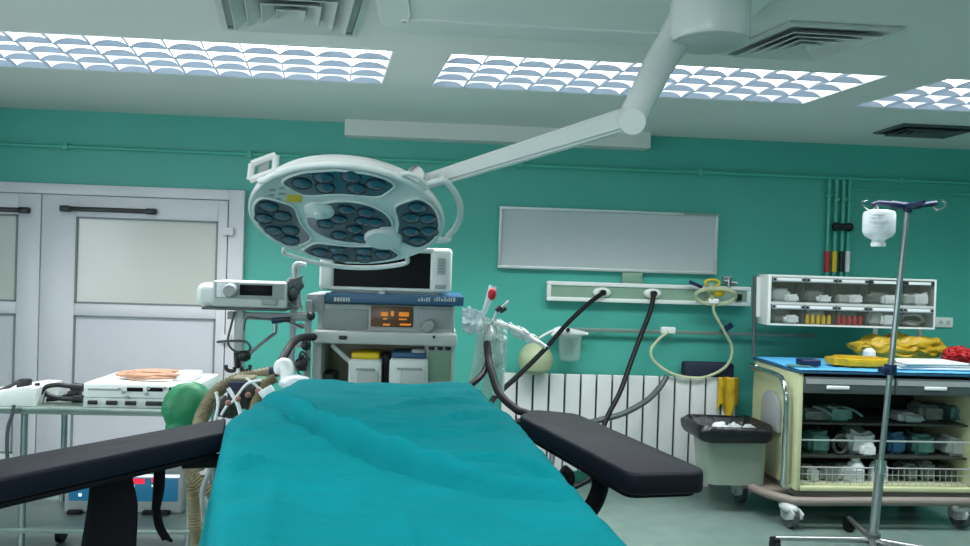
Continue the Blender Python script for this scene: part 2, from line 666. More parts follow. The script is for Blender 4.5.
# ------------------------------------------------------------------ wall pipes and boards
zc = at(300, 156, Y=W - .03).z
cp = MB().cyl((XL, W - .025, zc), (XR, W - .025, zc), .013, seg=12)
for px in (67, 250, 520, 700, 900):
    x = at(px, 160, Y=W).x
    cp.box(x - .02, x + .02, W - .045, W, zc - .022, zc + .022, .004)
tag(cp.build('conduit', 'pipe'), 'long green painted conduit running across the wall under the ceiling', 'pipe')
zc2 = at(910, 192, Y=W - .03).z
xq = at(851, 190, Y=W).x
cp = MB().tube(cat([(XR, W - .02, zc2), (xq + .1, W - .02, zc2), (xq + .02, W - .02, zc2), (xq, W - .02, zc2 - .06), (xq, W - .02, 1.9)], 4), .009, 8)
tag(cp.build('conduit', 'pipe'), 'thin green conduit bending down beside the four vertical gas pipes', 'pipe')
bands = [('red', 'red'), ('yellow', 'yellow'), ('black', 'black'), ('white', 'white')]
for k, (cn, cm) in enumerate(bands):
    ptop = at((835, 842, 849, 852)[k], (172, 172, 172, 196)[k], Y=W - .03)
    pbot = at((822, 829.5, 837, 845)[k], 262, Y=W - .03)
    x = (ptop.x + pbot.x) / 2
    T = thing('gas_pipe', 'green vertical gas pipe on the wall marked with a %s band' % cn, 'pipe', (x, W - .03, 1.3), 'medical gas pipes')
    MB().cyl((x, W - .03, 1.3), (x, W - .03, zc - .014 if k < 3 else zc2 + .1), .014, seg=12).build('pipe', 'pipe', T)
    zb = pbot.z
    MB().cyl((x, W - .03, zb - .075), (x, W - .03, zb + .085), .019, seg=12).build('marker_band', cm, T, '%s marker band' % cn)
    cb = MB()
    zz = at(840, (196, 200, 200, 205)[k], Y=W).z
    cb.box(x - .02, x + .02, W - .05, W, zz - .012, zz + .012, .003)
    cb.build('clip', 'pipe', T)
pv = at(843, 227, Y=W - .06)
vb = MB().tube([pv + V((-.075, 0, 0)), pv + V((.07, 0, 0))], .028, 12)
vb.ball(pv + V((-.06, 0, 0)), (.025, .03, .035)).ball(pv + V((.05, 0, 0)), (.025, .03, .035))
tag(vb.build('valve_handle', 'black'), 'dark valve grip across the green gas pipes', 'valve')

x0, x1, z0, z1 = rect(498.5, 210, 717.5, 271.5, W - .04)
T = thing('whiteboard', 'white wall board in a pale frame above the gas rail', 'whiteboard', ((x0 + x1) / 2, W - .04, z0))
MB().box(x0 + .02, x1 - .02, W - .035, W, z0 + .02, z1 - .02).build('panel', 'board', T)
f = MB()
f.box(x0, x1, W - .05, W, z1 - .022, z1, .004).box(x0, x1, W - .05, W, z0, z0 + .022, .004)
f.box(x0, x0 + .022, W - .05, W, z0 + .022, z1 - .022, .004).box(x1 - .022, x1, W - .05, W, z0 + .022, z1 - .022, .004)
f.build('frame', 'alu', T)
MB().box(x1 - .27, x1 - .01, W - .052, W - .049, z1 - .018, z1 - .002).build('clip_strip', 'steel', T)
x0, x1, z0, z1 = rect(622, 272.5, 642, 283.5, W - .03)
sw = MB().box(x0, x1, W - .045, W, z0, z1, .006)
sw.box(x0 + .02, x1 - .02, W - .05, W - .044, z0 + .015, z1 - .015, .002)
tag(sw.build('junction_box', 'channel'), 'small sage coloured junction box between the whiteboard and the gas rail', 'socket')
x0, x1, z0, z1 = rect(936, 317.5, 953.5, 327.5, W - .02)
T = thing('wall_socket', 'white wall socket right of the drawer cabinet', 'socket', ((x0 + x1) / 2, W, z0))
MB().box(x0, x1, W - .016, W, z0, z1, .005).build('plate', 'white', T)
for sx in (-.028, .03):
    MB().cyl(((x0 + x1) / 2 + sx, W - .018, (z0 + z1) / 2), ((x0 + x1) / 2 + sx, W - .014, (z0 + z1) / 2), .017).build('outlet', 'lgrey', T)

# gas supply rail
x0, x1, z0, z1 = rect(547, 284, 751, 303.5, W - .08)
T = thing('gas_supply_rail', 'white wall rail with sage channel and gas outlets under the whiteboard', 'medical rail', ((x0 + x1) / 2, W - .05, z0))
yb = W - .085
r_ = MB().box(x0, x1, yb, W, z1 - .03, z1, .006).box(x0, x1, yb, W, z0, z0 + .03, .006)
r_.box(x0, x0 + .03, yb, W, z0 + .03, z1 - .03, .004).box(x1 - .03, x1, yb, W, z0 + .03, z1 - .03, .004)
r_.build('body', 'white', T)
MB().box(x0 + .03, x1 - .03, yb + .012, W - .01, z0 + .03, z1 - .03).build('channel', 'channel', T)
OUT = []
for px in (602, 652.5):
    c = at(px, 292.5 if px < 640 else 293.5, Y=yb)
    OUT.append(c)
    o = MB().lathe([(.06, .014), (.062, 0), (.055, -.012), (.035, -.02), (.03, -.012), (0, -.012)], c, (0, 1, 0), 28, 1.0)
    for v in o.bm.verts:
        v.co.z = c.z + (v.co.z - c.z) * .62
        v.co.x = c.x + (v.co.x - c.x) * 1.1
    oo = o.build('gas_outlet', 'white', T)
    MB().cyl(c + V((0, -.05, 0)), c + V((0, -.008, 0)), .022).build('plug', 'black', oo)
bp = at(739, 297, Y=yb - .01)
MB().box(bp.x - .03, bp.x + .02, yb - .03, yb + .01, bp.z - .025, bp.z + .025, .008).build('knob', 'black', T)

# hoses from the outlets
def hose(name, pts, r, m, label, c='hose', n=12, co=False, seg=10):
    path = cat(pts, n)
    if co:
        path, rr = corr(path, r)
        b = MB().tube(path, rr, seg)
    else:
        b = MB().tube(path, r, seg)
    return tag(b.build(name, m, sharp=80), label, c)


a = OUT[0]
hose('gas_hose', [a + V((0, -.04, 0)), at(588, 304, Y=5.40), at(567, 324, Y=5.25), at(546, 348, Y=5.0), at(520, 374, Y=4.7), at(498, 394, Y=4.45), at(484, 412, Y=4.3), V((0.1, 4.2, .45)), V((0.05, 4.25, .12)), V((.1, 4.35, .02)), V((.25, 4.5, .02))], .017, 'rubber',
     'black hose from the left gas outlet down towards the table')
a = OUT[1]
hose('gas_hose', [a + V((0, -.04, 0)), at(650, 312, Y=5.45), at(641, 335, Y=5.40), at(631, 362, Y=5.32), at(620, 392, Y=5.2), at(606, 420, Y=5.1), at(597, 450, Y=5.0), at(588, 480, Y=4.92), V((.62, 4.86, .05)), V((.45, 4.75, .02)), V((.2, 4.7, .02))], .018, 'rubber',
     'black hose hanging from the right gas outlet past the radiator')
hose('gas_hose', [at(667, 376, Y=5.38), at(660, 387, Y=5.35), at(646, 401, Y=5.25), at(622, 414, Y=5.15), at(600, 420, Y=5.1), at(575, 428, Y=5.0), at(555, 445, Y=4.9), at(543, 475, Y=4.82), V((.3, 4.8, .06)), V((.15, 4.9, .025)), V((-.05, 5.0, .025))], .02, 'dgrey',
     'grey corrugated hose lying across the front of the radiator', co=True)

# lower equipment rail
zr = at(650, 331.5, Y=W - .06).z
xa, xb = at(556, 331, Y=W - .06).x, at(752, 333, Y=W - .06).x
T = thing('equipment_rail', 'thin steel equipment rail on the wall above the radiator', 'rail', ((xa + xb) / 2, W - .05, zr - .02))
MB().box(xa, xb + .5, W - .07, W - .058, zr - .014, zr + .014, .002).build('bar', 'steelp', T)
for px in (600, 668, 735):
    x = at(px, 331, Y=W).x
    MB().cyl((x, W - .058, zr), (x, W, zr), .012).build('standoff', 'steel', T)
c = at(669, 329.5, Y=W - .09)
tag(MB().box(c.x - .065, c.x + .05, W - .1, W - .071, zr - .012, zr + .04, .01, 3).build('rail_clamp', 'white'), 'white clamp on the steel rail where the clear tube ends', 'clamp')
c = at(727, 328, Y=W - .09)
tag(MB().obox(c, (.04, 0, .028), (0, .012, 0), (-.012, 0, .016), .004).build('tube_clip', 'navy'), 'blue tube clip on the steel rail', 'clip')
# suction holder at the rail's left end
c0, c1 = at(545, 336, Y=W - .12), at(580, 333, Y=W - .1)
T = thing('suction_regulator', 'white suction regulator clamped on the left end of the steel rail', 'regulator', (c1.x, W - .1, c1.z - .05))
MB().tube(cat([at(552, 336, Y=W - .1), at(558, 331, Y=W - .1), at(570, 332, Y=W - .1), at(588, 334, Y=W - .1)], 6), [.012 + .022 * math.sin(PI * min(1, k / 18 + .05)) for k in range(19)], 12).build('body', 'white', T)
MB().tube([at(556, 329, Y=W - .11), at(546, 334, Y=W - .12), at(534, 341, Y=W - .12)], .009, 8).build('spout', 'white', T)
MB().cyl(at(568, 330, Y=W - .15), at(568, 330, Y=W - .1), .016).build('dial', 'black', T)
c = at(570, 338, Y=W - .1)
T = thing('suction_canister', 'clear suction canister hanging below the white regulator', 'canister', (c.x, c.y, c.z - .17))
MB().lathe([(.07, -.165), (.078, -.15), (.085, -.02), (.085, 0), (.08, 0), (.074, -.15), (0, -.158)], c, (0, 0, 1), 28).build('vessel', 'clearv', T)
MB().lathe([(.09, 0), (.09, .014), (.03, .022), (0, .022)], c, (0, 0, 1), 28).build('lid', 'clearv', T)
c = at(535.5, 358, Y=W - .22)
bb = MB().lathe([(0, .125), (.02, .125), (.035, .115), (.085, .085), (.12, .03), (.128, -.02), (.11, -.08), (.06, -.115), (0, -.12)], c, (0, 0, 1), 28)
T = thing('breathing_bag', 'round cream rubber bag on the radiator behind the tube bundle', 'bag', (c.x, c.y, c.z - .12))
bb.build('bag', 'ivory', T)
MB().cyl(c + V((0, 0, .12)), c + V((0, 0, .155)), .022).build('neck', 'ivory', T)

# oxygen flowmeter with coiled tube
c = at(712, 291, Y=W - .14)
T = thing('oxygen_flowmeter', 'white and yellow oxygen flowmeter plugged into the gas rail', 'flowmeter', (c.x, c.y, c.z - .09))
MB().cyl(c + V((-.015, -.02, -.07)), c + V((-.015, -.02, .06)), .03).build('body', 'ivory', T)
MB().box(c.x - .04, c.x + .04, c.y - .05, c.y + .03, c.z - .095, c.z - .055, .01, 3).build('outlet', 'white', T)
MB().ball(c + V((.035, -.03, -.008)), (.05, .04, .034)).build('knob', 'yellow', T)
ring = [c + V((.055 * math.cos(a * PI / 10) - .0, 0, .06 + .025 * math.sin(a * PI / 10))) for a in range(20)]
MB().tube(ring, .009, 8, True).build('collar', 'yellow', T)
MB().obox(c + V((-.125, 0, .045)), (.05, 0, -.02), (0, .01, 0), (.006, 0, .012), .003).build('pin', 'navy', T)
MB().cyl(c + V((0, 0, .02)), V((c.x, W - .08, c.z + .02)), .02).build('stem', 'steel', T)
c2 = at(729, 281, Y=W - .08)
T = thing('gas_valve', 'small steel valve on top of the gas rail beside the flowmeter', 'valve', (c2.x, c2.y, c2.z - .03))
MB().cyl(c2 + V((0, 0, -.04)), c2 + V((0, 0, .02)), .02).cyl(c2 + V((-.05, 0, -.0)), c2 + V((.06, 0, -.02)), .018).build('body', 'steel', T)
MB().box(c2.x - .05, c2.x + .01, c2.y - .02, c2.y + .02, c2.z + .02, c2.z + .035, .004).build('lever', 'grey', T)
coil = []
for k in range(66):
    a = k * 2 * PI / 22
    coil.append(c + V((.0 + (.155 + .012 * math.sin(k * .3)) * math.cos(a), -.06 - .03 * math.sin(a), -.028 + .058 * math.sin(a) - k * .0003)))
tag(MB().tube(coil, .0085, 8).build('coiled_tube', 'cleart', sharp=80), 'clear tube coiled in loops around the flowmeter', 'tube')
hose('drain_tube', [c + V((.005, -.04, -.09)), at(714, 312, Y=W - .17), at(724, 331, Y=W - .17), at(732, 348, Y=W - .17), at(728, 364, Y=W - .18), at(714, 374, Y=W - .18), at(697, 378, Y=W - .18), at(673, 374, Y=W - .18),
                    at(655, 362, Y=W - .18), at(651, 350, Y=W - .17), at(659, 339, Y=W - .13), at(668, 332, Y=W - .11)], .011, 'cleart', 'clear drain tube looping from the flowmeter down to the rail clamp', 'tube')

# radiator
ry0, ry1 = W - .15, W - .05
xr0, xr1 = at(500, 420, Y=ry0).x, at(736, 420, Y=ry0).x
zt, zb_ = at(620, 375.5, Y=ry0).z, at(620, 472, Y=ry0).z
T = thing('radiator', 'white sectional radiator on the wall under the gas rail', 'radiator', ((xr0 + xr1) / 2, W - .1, 0))
n = 15
pw = (xr1 - xr0) / n
sec = None
for k in range(n):
    if sec is None:
        s_ = MB()
        s_.box(xr0 + .007, xr0 + pw - .007, ry0, ry0 + .03, zb_, zt, .007, 3)
        s_.box(xr0 + .03, xr0 + pw - .03, ry0 + .03, ry1, zb_ + .02, zt - .01, .004)
        sec = s_.build('section', 'rad', T)
    else:
        c_ = sec.copy()
        COL.objects.link(c_)
        c_.location = sec.location + V((k * pw, 0, 0))
MB().cyl((xr0, W - .1, zb_ + .05), (xr1, W - .1, zb_ + .05), .022).cyl((xr0, W - .1, zt - .05), (xr1, W - .1, zt - .05), .022).box(xr0 + .05, xr1 - .05, W - .062, W - .05, zb_ + .03, zt - .02).build('header', 'radd', T)  # headers and back plate coloured dark to paint shade between sections
for x in (xr0 + .2, xr1 - .2):
    MB().box(x - .02, x + .02, W - .12, W - .052, 0, zb_ + .05).build('foot', 'rad', T)
x0, x1, z0, z1 = rect(684, 362.5, 733, 376, W - .12)
tag(MB().box(x0, x1, W - .15, W - .04, zt, z1, .018, 3).build('instrument_pouch', 'bdark'), 'dark navy pouch lying on the radiator under the tube loop', 'pouch')
# yellow bag over the radiator end
x0, x1, z0, z1 = rect(717, 377, 738, 412, ry0)


def yfn(u, v):
    x = x0 + (x1 - x0) * u
    zz = z1 - (z1 - z0) * v * (1 - .25 * math.sin(u * 9))
    return V((x, ry0 - .012 - .012 * math.sin(u * 11) - .008 * noise.noise(V((u * 5, v * 5, 1))), zz))


tag(MB().grid(yfn, 14, 16).build('yellow_cloth', 'ycloth', solid=.004), 'yellow cloth hanging over the right end of the radiator', 'cloth')

# ------------------------------------------------------------------ anaesthesia machine
YM = 3.72
x0, x1, z0, z1 = rect(317, 305, 454.5, 333, YM)
xl, xr = x0, x1
T = AM = thing('anaesthesia_machine', 'grey anaesthesia machine with blue top edge behind the head of the table', 'medical machine', ((x0 + x1) / 2, YM + .25, 0))
zd0, zd1 = rect(312, 332, 456, 344.5, YM)[2:]
bd = MB()
bd.box(x0, x1, YM + .01, YM + .5, z0, z1, .008)
bd.build('body', 'lgrey', T)
lg = rect(312, 332, 457, 345, YM - .06)
MB().box(lg[0], lg[1], YM - .06, YM + .45, lg[2], lg[3], .012, 3).build('worktop', 'lgrey', T)
c = at(343, 337.5, Y=YM - .06)
MB().box(c.x - .02, c.x + .02, YM - .07, YM - .058, c.z - .01, c.z + .01, .006).build('latch', 'black', T)
tb = rect(325, 294.5, 464, 304.5, YM - .05)
MB().box(tb[0], tb[1], YM - .05, YM + .5, tb[2], tb[3], .008).build('top_shelf', 'blue', T, 'blue top shelf')
for (a, b_) in ((334, 352), (418, 432), (434, 455)):
    tx = MB()
    q = rect(a, 297.5, b_, 301.5, YM - .052)
    k = q[0]
    while k < q[1] - .008:
        w = random.choice((.008, .011, .006))
        tx.box(k, k + w, YM - .0535, YM - .05, q[2], q[3] - random.choice((0, .006)))
        k += w + .004
    tx.build('lettering', 'lgrey', T, 'worn pale lettering on the blue edge')
gb = rect(307, 294, 325, 312, YM + .02)
MB().box(gb[0], gb[1], YM, YM + .4, gb[2], gb[3], .006).build('side_bracket', 'grey', T)
# front panel fields
q = rect(322, 309, 368, 329, YM)
MB().box(q[0], q[1], YM + .003, YM + .012, q[2], q[3], .003).build('front_field', 'grey', T)
q = rect(418, 309, 452, 329, YM)
MB().box(q[0], q[1], YM + .003, YM + .012, q[2], q[3], .003).build('front_field', 'grey', T)
q = rect(371, 306.5, 413, 327, YM)
D = MB().box(q[0], q[1], YM - .006, YM + .012, q[2], q[3], .003).build('display', 'amberd', T, 'amber lit display')
for (a, b_, c_, d_) in ((381, 312, 388, 316), (391, 311, 394, 316), (399, 312, 409, 316.5), (383, 318, 387, 319.5), (399, 318.5, 407, 320), (383, 323.5, 390, 325.5), (400, 323.5, 411, 325.5)):
    r_ = rect(a, b_, c_, d_, YM)
    MB().box(r_[0], r_[1], YM - .0075, YM - .005, r_[2], r_[3]).build('readout', 'amber', D)
c = at(428, 326, Y=YM - .02)
MB().lathe([(.03, .02), (.03, -.015), (.024, -.025), (0, -.025)], c, (0, 1, 0), 24, 1.3).build('control_knob', 'grey', T)
c = at(434, 337, Y=YM - .06)
MB().cyl(c, c + V((0, -.01, 0)), .007).build('indicator', 'navy', T)
# lower bay
lo = MB()
q = rect(312, 345, 319, 382, YM)
lo.box(q[0], q[1] + .01, YM, YM + .42, .14, lg[2], .004)
q2 = rect(424, 345, 454, 382, YM)
lo.box(q2[0], q2[1], YM, YM + .42, .14, lg[2], .006)
lo.box(q[1], q2[0], YM + .40, YM + .42, .14, lg[2])
lo.box(q[0], q2[1], YM, YM + .42, .12, .55, .01)
lo.build('lower_cabinet', 'lgrey', T)
MB().box(q[1] + .011, q2[0] - .001, YM + .30, YM + .399, .6, lg[2] - .002).build('bay_lining', 'beige', T)
q = rect(428, 351, 451, 381, YM)
MB().box(q[0], q[1], YM - .004, YM, q[2], q[3], .003).build('side_panel', 'channel', T)
for px in (431.5, 440, 448):
    c = at(px, 345.8, Y=YM - .005)
    c.z = lg[2] - .016
    MB().box(c.x - .014, c.x + .014, YM - .012, YM, c.z - .008, c.z + .008, .002).build('switch', 'black', T)
for sx in (xl + .06, xr - .06):
    for sy in (YM + .06, YM + .38):
        MB().cyl((sx - .02, sy, .06), (sx + .02, sy, .06), .06).box(sx - .015, sx + .015, sy - .02, sy + .02, .06, .125).build('caster', 'rubber', T)
q = rect(316, 373, 335, 384, YM + .1)
MB().box(q[0], q[1], YM + .06, YM + .25, .55, q[3], .01).build('drawer_block', 'black', T)
MB().tube([at(332, 345, Y=YM - .01), at(350, 362, Y=YM - .03)], .012, 8).build('strut', 'lgrey', T)


def vaporizer(a, b_, top, bot, capm, capn, label, lid):
    q = rect(a, top, b_, bot, YM - .06)
    t = thing('vaporizer', label, 'vaporizer', ((q[0] + q[1]) / 2, YM + .02, .55))
    w = q[1] - q[0]
    zc_ = q[3] - .028
    MB().box(q[0], q[1], YM - .06, YM + .16, .55, q[3] - .03, .014, 3).build('body', 'white', t)
    MB().box(q[0] + .01, q[1] - .012, YM - .04, YM + .14, q[3] - .031, q[3], .010, 3).build('cap', capm, t, capn)
    MB().box(q[0] + w * .3, q[1] - .012, YM - .075, YM - .058, zc_ - .2, zc_ - .055, .01, 2).build('front_panel', 'lgrey', t)
    r_ = rect(a + 8, top + 15, b_ - 6, top + 17, YM - .077)
    MB().box(r_[0], r_[1], YM - .08, YM - .074, r_[2], r_[3]).build('scale', 'grey', t)
    if lid:
        MB().lathe([(.035, 0), (.035, .012), (.03, .016), (0, .016)], V((q[1] - .05, YM - .02, q[3] + .0)), (0, 0, 1), 20).build('filler_cap', 'grey', t)


vaporizer(348, 381, 353.5, 390, 'yellow', 'yellow cap', 'white vaporizer with yellow cap in the bay of the anaesthesia machine', False)
vaporizer(389, 428, 353, 390, 'blue', 'blue cap', 'white vaporizer with blue cap in the bay of the anaesthesia machine', True)
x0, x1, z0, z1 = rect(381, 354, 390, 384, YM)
tag(MB().box(x0 + .006, x1 - .004, YM + .0, YM + .1, .55, z1, .006).build('dark_gap_bar', 'rubber'), 'black bar added as the dark gap between the yellow and the blue capped vaporizers', 'bracket')  # black bar paints the shade of the gap between both vaporizers

# monitor on the machine
Yo = YM - .02
ztp = tb[3]
x0, x1, z0, z1 = rect(319, 246.5, 452, 294.5, Yo)
z0 = ztp
T = thing('patient_monitor', 'white patient monitor with black screen on top of the anaesthesia machine', 'monitor', ((x0 + x1) / 2, Yo + .15, z0))
cs = MB()
zf = z0 + .012
q = rect(334, 252, 430, 287.5, Yo)
cs.box(x0, q[0], Yo, Yo + .08, zf, z1, .02, 3)
cs.box(q[1], x1, Yo, Yo + .08, zf, z1, .02, 3)
cs.box(q[0] - .02, q[1] + .02, Yo + .001, Yo + .08, q[3], z1 - .001, .008)
cs.box(q[0] - .02, q[1] + .02, Yo + .001, Yo + .08, zf + .001, q[2], .008)
cs.box(x0 + .015, x1 - .015, Yo + .05, Yo + .32, zf + .005, z1 - .01, .03, 3)
cs.build('casing', 'white', T)
MB().box(q[0] - .003, q[1] + .003, Yo + .012, Yo + .03, q[2] - .003, q[3] + .003).build('screen', 'screen', T, 'black screen')
MB().box(x0 + .06, x1 - .06, Yo + .03, Yo + .28, z0, zf + .01, .004).build('base', 'lgrey', T)
q = rect(437, 257, 446, 275, Yo)
kp = MB().use(0).box(q[0], q[1], Yo - .004, Yo + .002, q[2], q[3], .003)
kp.use(1)
for k in range(5):
    zz = q[2] + .012 + k * (q[3] - q[2] - .015) / 5
    kp.box(q[0] + .006, q[1] - .006, Yo - .0065, Yo - .003, zz, zz + .008)
kp.build('keypad', ['board', 'grey'], T)
q = rect(435, 285, 446, 289, Yo)
MB().box(q[0], q[1], Yo - .003, Yo + .002, q[2], q[3], .001).build('badge', 'grey', T)
c = at(382, 292, Y=Yo)
MB().cyl((c.x, Yo - .012, c.z - .005), (c.x, Yo + .002, c.z - .005), .016).build('dial', 'lgrey', T)

# side rails and arm at the machine's left
YA = 3.66
T = thing('accessory_pole', 'grey twin pole with side arm left of the anaesthesia machine', 'pole', (at(300, 330, Y=YA).x, YA, 0))
pa, pb = at(293.5, 300, Y=YA), at(309, 300, Y=YA)
pl = MB()
pl.box(pa.x - .012, pa.x + .012, YA - .01, YA + .012, .1, at(295, 268, Y=YA).z, .003)
pl.box(pb.x - .014, pb.x + .014, YA - .01, YA + .012, .1, at(310, 300, Y=YA).z, .003)
for py in (314, 326, 345, 368):
    z = at(300, py, Y=YA).z
    pl.box(pa.x, pb.x, YA - .008, YA + .008, z - .012, z + .012)
pl.box(pa.x - .1, pb.x + .1, YA - .12, YA + .02, .06, .12, .01)
pl.build('frame', 'grey', T)
MB().tube(cat([at(298, 308, Y=YA), at(296, 288, Y=YA), at(294, 270, Y=YA), at(297, 264, Y=YA), at(306, 265, Y=YA)], 6), .012, 8).build('hook', 'lgrey', T)
MB().tube([at(302, 311, Y=YA), at(297, 275, Y=YA), at(301, 262, Y=YA)], .006, 8).build('cable', 'lgrey', T)
q = rect(228, 312.5, 312, 320, YA - .02)
MB().box(q[0], q[1], YA - .035, YA - .01, q[2], q[3], .003).build('side_arm', 'grey', T)
for px, py, r_ in ((293, 297, .022), (311, 316, .02), (306, 345, .024), (301, 364, .03)):
    MB().ball(at(px, py, Y=YA - .04), (r_, .03, r_ * 1.1)).build('clamp', 'black', T)
MB().tube(cat([at(310, 360, Y=YA - .03), at(301, 352, Y=YA - .05), at(298, 372, Y=YA - .05), at(307, 378, Y=YA - .04)], 6), .006, 6).build('loop', 'dgrey', T)
MB().prism([at(299, 355, Y=YA - .05), at(303, 355, Y=YA - .05), at(306, 371, Y=YA - .05), at(296, 371, Y=YA - .05)], (0, .02, 0)).build('cuff', 'black', T)

# small monitor on the side arm
YS = 3.55
T = thing('infusion_monitor', 'small white monitor with silver dial and dark display on the side arm', 'monitor', (at(245, 310, Y=YS).x, YS + .1, at(245, 310, Y=YS).z))
q = rect(212, 281.5, 287, 308, YS)
zb0 = q[2]
MB().box(q[0], q[1], YS, YS + .2, q[2], q[3], .01, 3).build('casing', 'lgrey', T)
q = rect(195, 283, 216, 307, YS + .02)
MB().box(q[0], q[1] + .01, YS + .02, YS + .19, q[2], q[3], .035, 4).build('side_cover', 'white', T)
q = rect(215, 283, 284, 299, YS)
MB().box(q[0], q[1], YS - .004, YS + .004, q[2], q[3], .002).build('front_panel', 'grey', T)
q = rect(240, 285, 272.5, 295.5, YS)
MB().box(q[0], q[1], YS - .007, YS - .003, q[2], q[3], .001).build('display', 'screen', T)
q = rect(217, 283.5, 226, 297, YS)
MB().box(q[0], q[1], YS - .008, YS - .003, q[2], q[3], .002).build('label_plate', 'paper', T)
c = at(231, 290.5, Y=YS)
MB().lathe([(.034, 0), (.034, -.012), (.026, -.03), (0, -.03)], c, (0, 1, 0), 24).build('dial', 'grey', T)
q = rect(262, 299, 278, 305, YS)
MB().box(q[0], q[1], YS - .006, YS, q[2], q[3], .006).build('handle', 'grey', T)
q = rect(202, 307.5, 285, 311, YS)
MB().box(q[0], q[1], YS - .01, YS + .2, zb0 - .012, zb0 - .001, .003).build('base_plate', 'dgrey', T)
c = at(240, 340, Y=YS + .1)
zz1, zz0 = zb0 - .012, at(240, 368, Y=YS + .1).z
MB().box(c.x - .022, c.x + .022, YS + .07, YS + .11, zz0, zz1, .004).build('bracket', 'lgrey', T)
MB().tube([at(275.5, 313, Y=YS + .09), at(275.5, 333, Y=YS + .09), at(262, 343, Y=YS + .06), at(245, 358, Y=YS + .05)], [.012, .01, .009, .009], 8).build('rod', 'steel', T)
cb = MB()
cb.tube(cat([at(235, 312, Y=YS + .05), at(231, 326, Y=YS + .03), at(228, 343, Y=YS + .03), at(237, 352, Y=YS + .03), at(250, 350, Y=YS + .03), at(246, 342, Y=YS + .03), at(230, 341, Y=YS + .03), at(217, 342, Y=YS + .04)], 8), .006, 6)
cb.tube(cat([at(244, 330, Y=YS + .03), at(247, 318, Y=YS + .03), at(262, 319, Y=YS + .03), at(276, 320, Y=YS + .03), at(290, 322, Y=YS + .03), at(303, 328, Y=YS + .05)], 6), .005, 6)
cb.build('cable', 'dgrey', T)
mt_ = MB()
for k in range(4):
    mt_.ball(at(286 + k * 4.0, 291 - (k % 2) * 6, Y=YS + .03), (.026, .02, .03), nz=.3)
mt_.obox(at(294, 284, Y=YS + .03), (.03, 0, .01), (0, .015, 0), (.012, 0, .03), .004)
mt_.tube([at(284, 303, Y=YS + .03), at(290, 305, Y=YS + .03), at(298, 309, Y=YS + .03)], .01, 6)
mt_.build('plug_cluster', 'dgrey', T)
pc = at(279, 320, Y=YS + .03)
MB().tube([at(272, 321, Y=YS + .02), at(281, 320, Y=YS + .02)], .014, 8).build('blue_plug', 'navy', T)
MB().tube([at(281, 320, Y=YS + .02), at(290, 319, Y=YS + .02)], .012, 8).build('black_plug', 'black', T)
hk = MB()
for sx in (-1, 1):
    hk.tube(cat([at(238 + sx * 3.5, 367, Y=YS + .03), at(238 + sx * 4, 370.5, Y=YS + .03), at(238 + sx * 8, 371, Y=YS + .03), at(238 + sx * 11.5, 369, Y=YS + .03), at(238 + sx * 12, 365, Y=YS + .03)], 6), .009, 8)
hk.tube([at(237, 352, Y=YS + .04), at(238, 368, Y=YS + .04)], .016, 8)
hk.ball(at(244, 356, Y=YS + .03), (.032, .025, .026), nz=.2)
hk.build('cable_hook', 'black', T)

# ------------------------------------------------------------------ tube bundle right of the machine
YT = 3.75
T = thing('tube_bundle', 'bundle of clear corrugated tubes and wrappers hanging at the machine right side', 'tubes', (at(490, 380, Y=YT).x, YT, at(490, 380, Y=YT).z))
for k, pts in enumerate(([(486, 322), (481, 340), (478, 362), (472, 392)], [(492, 322), (496, 342), (499, 365), (498, 395)], [(488, 324), (487, 345), (488, 368), (486, 396)])):
    pth, rr = corr(cat([at(x, y, Y=YT + .03 * k) for x, y in pts], 8), (.026, .03, .024)[k], .014, .1)
    MB().tube(pth, rr, 10).build('tube', 'cleart2', T, sharp=80)


def film(P, name, m, amp=.02, nu=12, nv=12, sd=0, lab=None):
    A, B, C, D = P

    def fn(u, v):
        p = (A * (1 - u) + B * u) * (1 - v) + (D * (1 - u) + C * u) * v
        return p + V((0, amp * noise.noise(V((u * 4 + sd, v * 4, sd))) * 2, amp * .5 * noise.noise(V((u * 5, v * 5 + 3, sd + 2)))))
    return MB().grid(fn, nu, nv).build(name, m, T, lab, solid=.002)


film([at(462, 307, Y=YT), at(486, 311, Y=YT - .02), at(480, 334, Y=YT), at(462, 332, Y=YT + .02)], 'wrapper', 'milky', .04, sd=1)
film([at(484, 316, Y=YT - .03), at(508, 324, Y=YT - .03), at(505, 372, Y=YT - .02), at(478, 368, Y=YT - .02)], 'wrapper', 'clearp', .05, sd=2)
film([at(498, 320, Y=YT - .03), at(522, 327, Y=YT - .04), at(549, 347, Y=YT - .05), at(520, 340, Y=YT - .04)], 'wrapper', 'milky', .03, sd=3)
q_ = [at(484, 313, Y=YT - .03), at(488, 302, Y=YT - .03), at(493, 286, Y=YT - .03)]
MB().tube(q_, [.012, .016, .02], 10).build('connector', 'milky', T)
MB().tube([at(496, 322, Y=YT - .04), at(518, 330, Y=YT - .05), at(546, 347, Y=YT - .06)], [.014, .012, .01], 8).build('straight_tube', 'white', T)
rd = at(492, 294, Y=YT - .05)
MB().ball(rd, (.022, .014, .03)).build('red_cap', 'red', T, 'red cap')
MB().tube([at(491, 325, Y=YT), at(497, 312, Y=YT), at(509, 301, Y=YT)], .007, 6).build('lead', 'lgrey', T)
bt = MB()
bt.tube([at(496, 311, Y=YT - .02), at(501, 306.5, Y=YT - .02)], .013, 8)
bt.tube([at(500, 312, Y=YT - .02), at(506, 308, Y=YT - .02)], .011, 8)
bt.build('black_tip', 'black', T)
hose('breathing_hose', [at(487, 342, Y=3.62), at(488, 356, Y=3.58), at(491, 370, Y=3.52), at(497, 389, Y=3.45), at(505, 400, Y=3.4), at(517, 410, Y=3.35), at(528, 418, Y=3.3), V((.22, 3.3, .82)), V((.2, 3.35, .62)), V((.05, 3.5, .48)), V((-.12, 3.72, .5))], .018, 'rubber', 'black breathing hose hanging from the tube bundle behind the table')
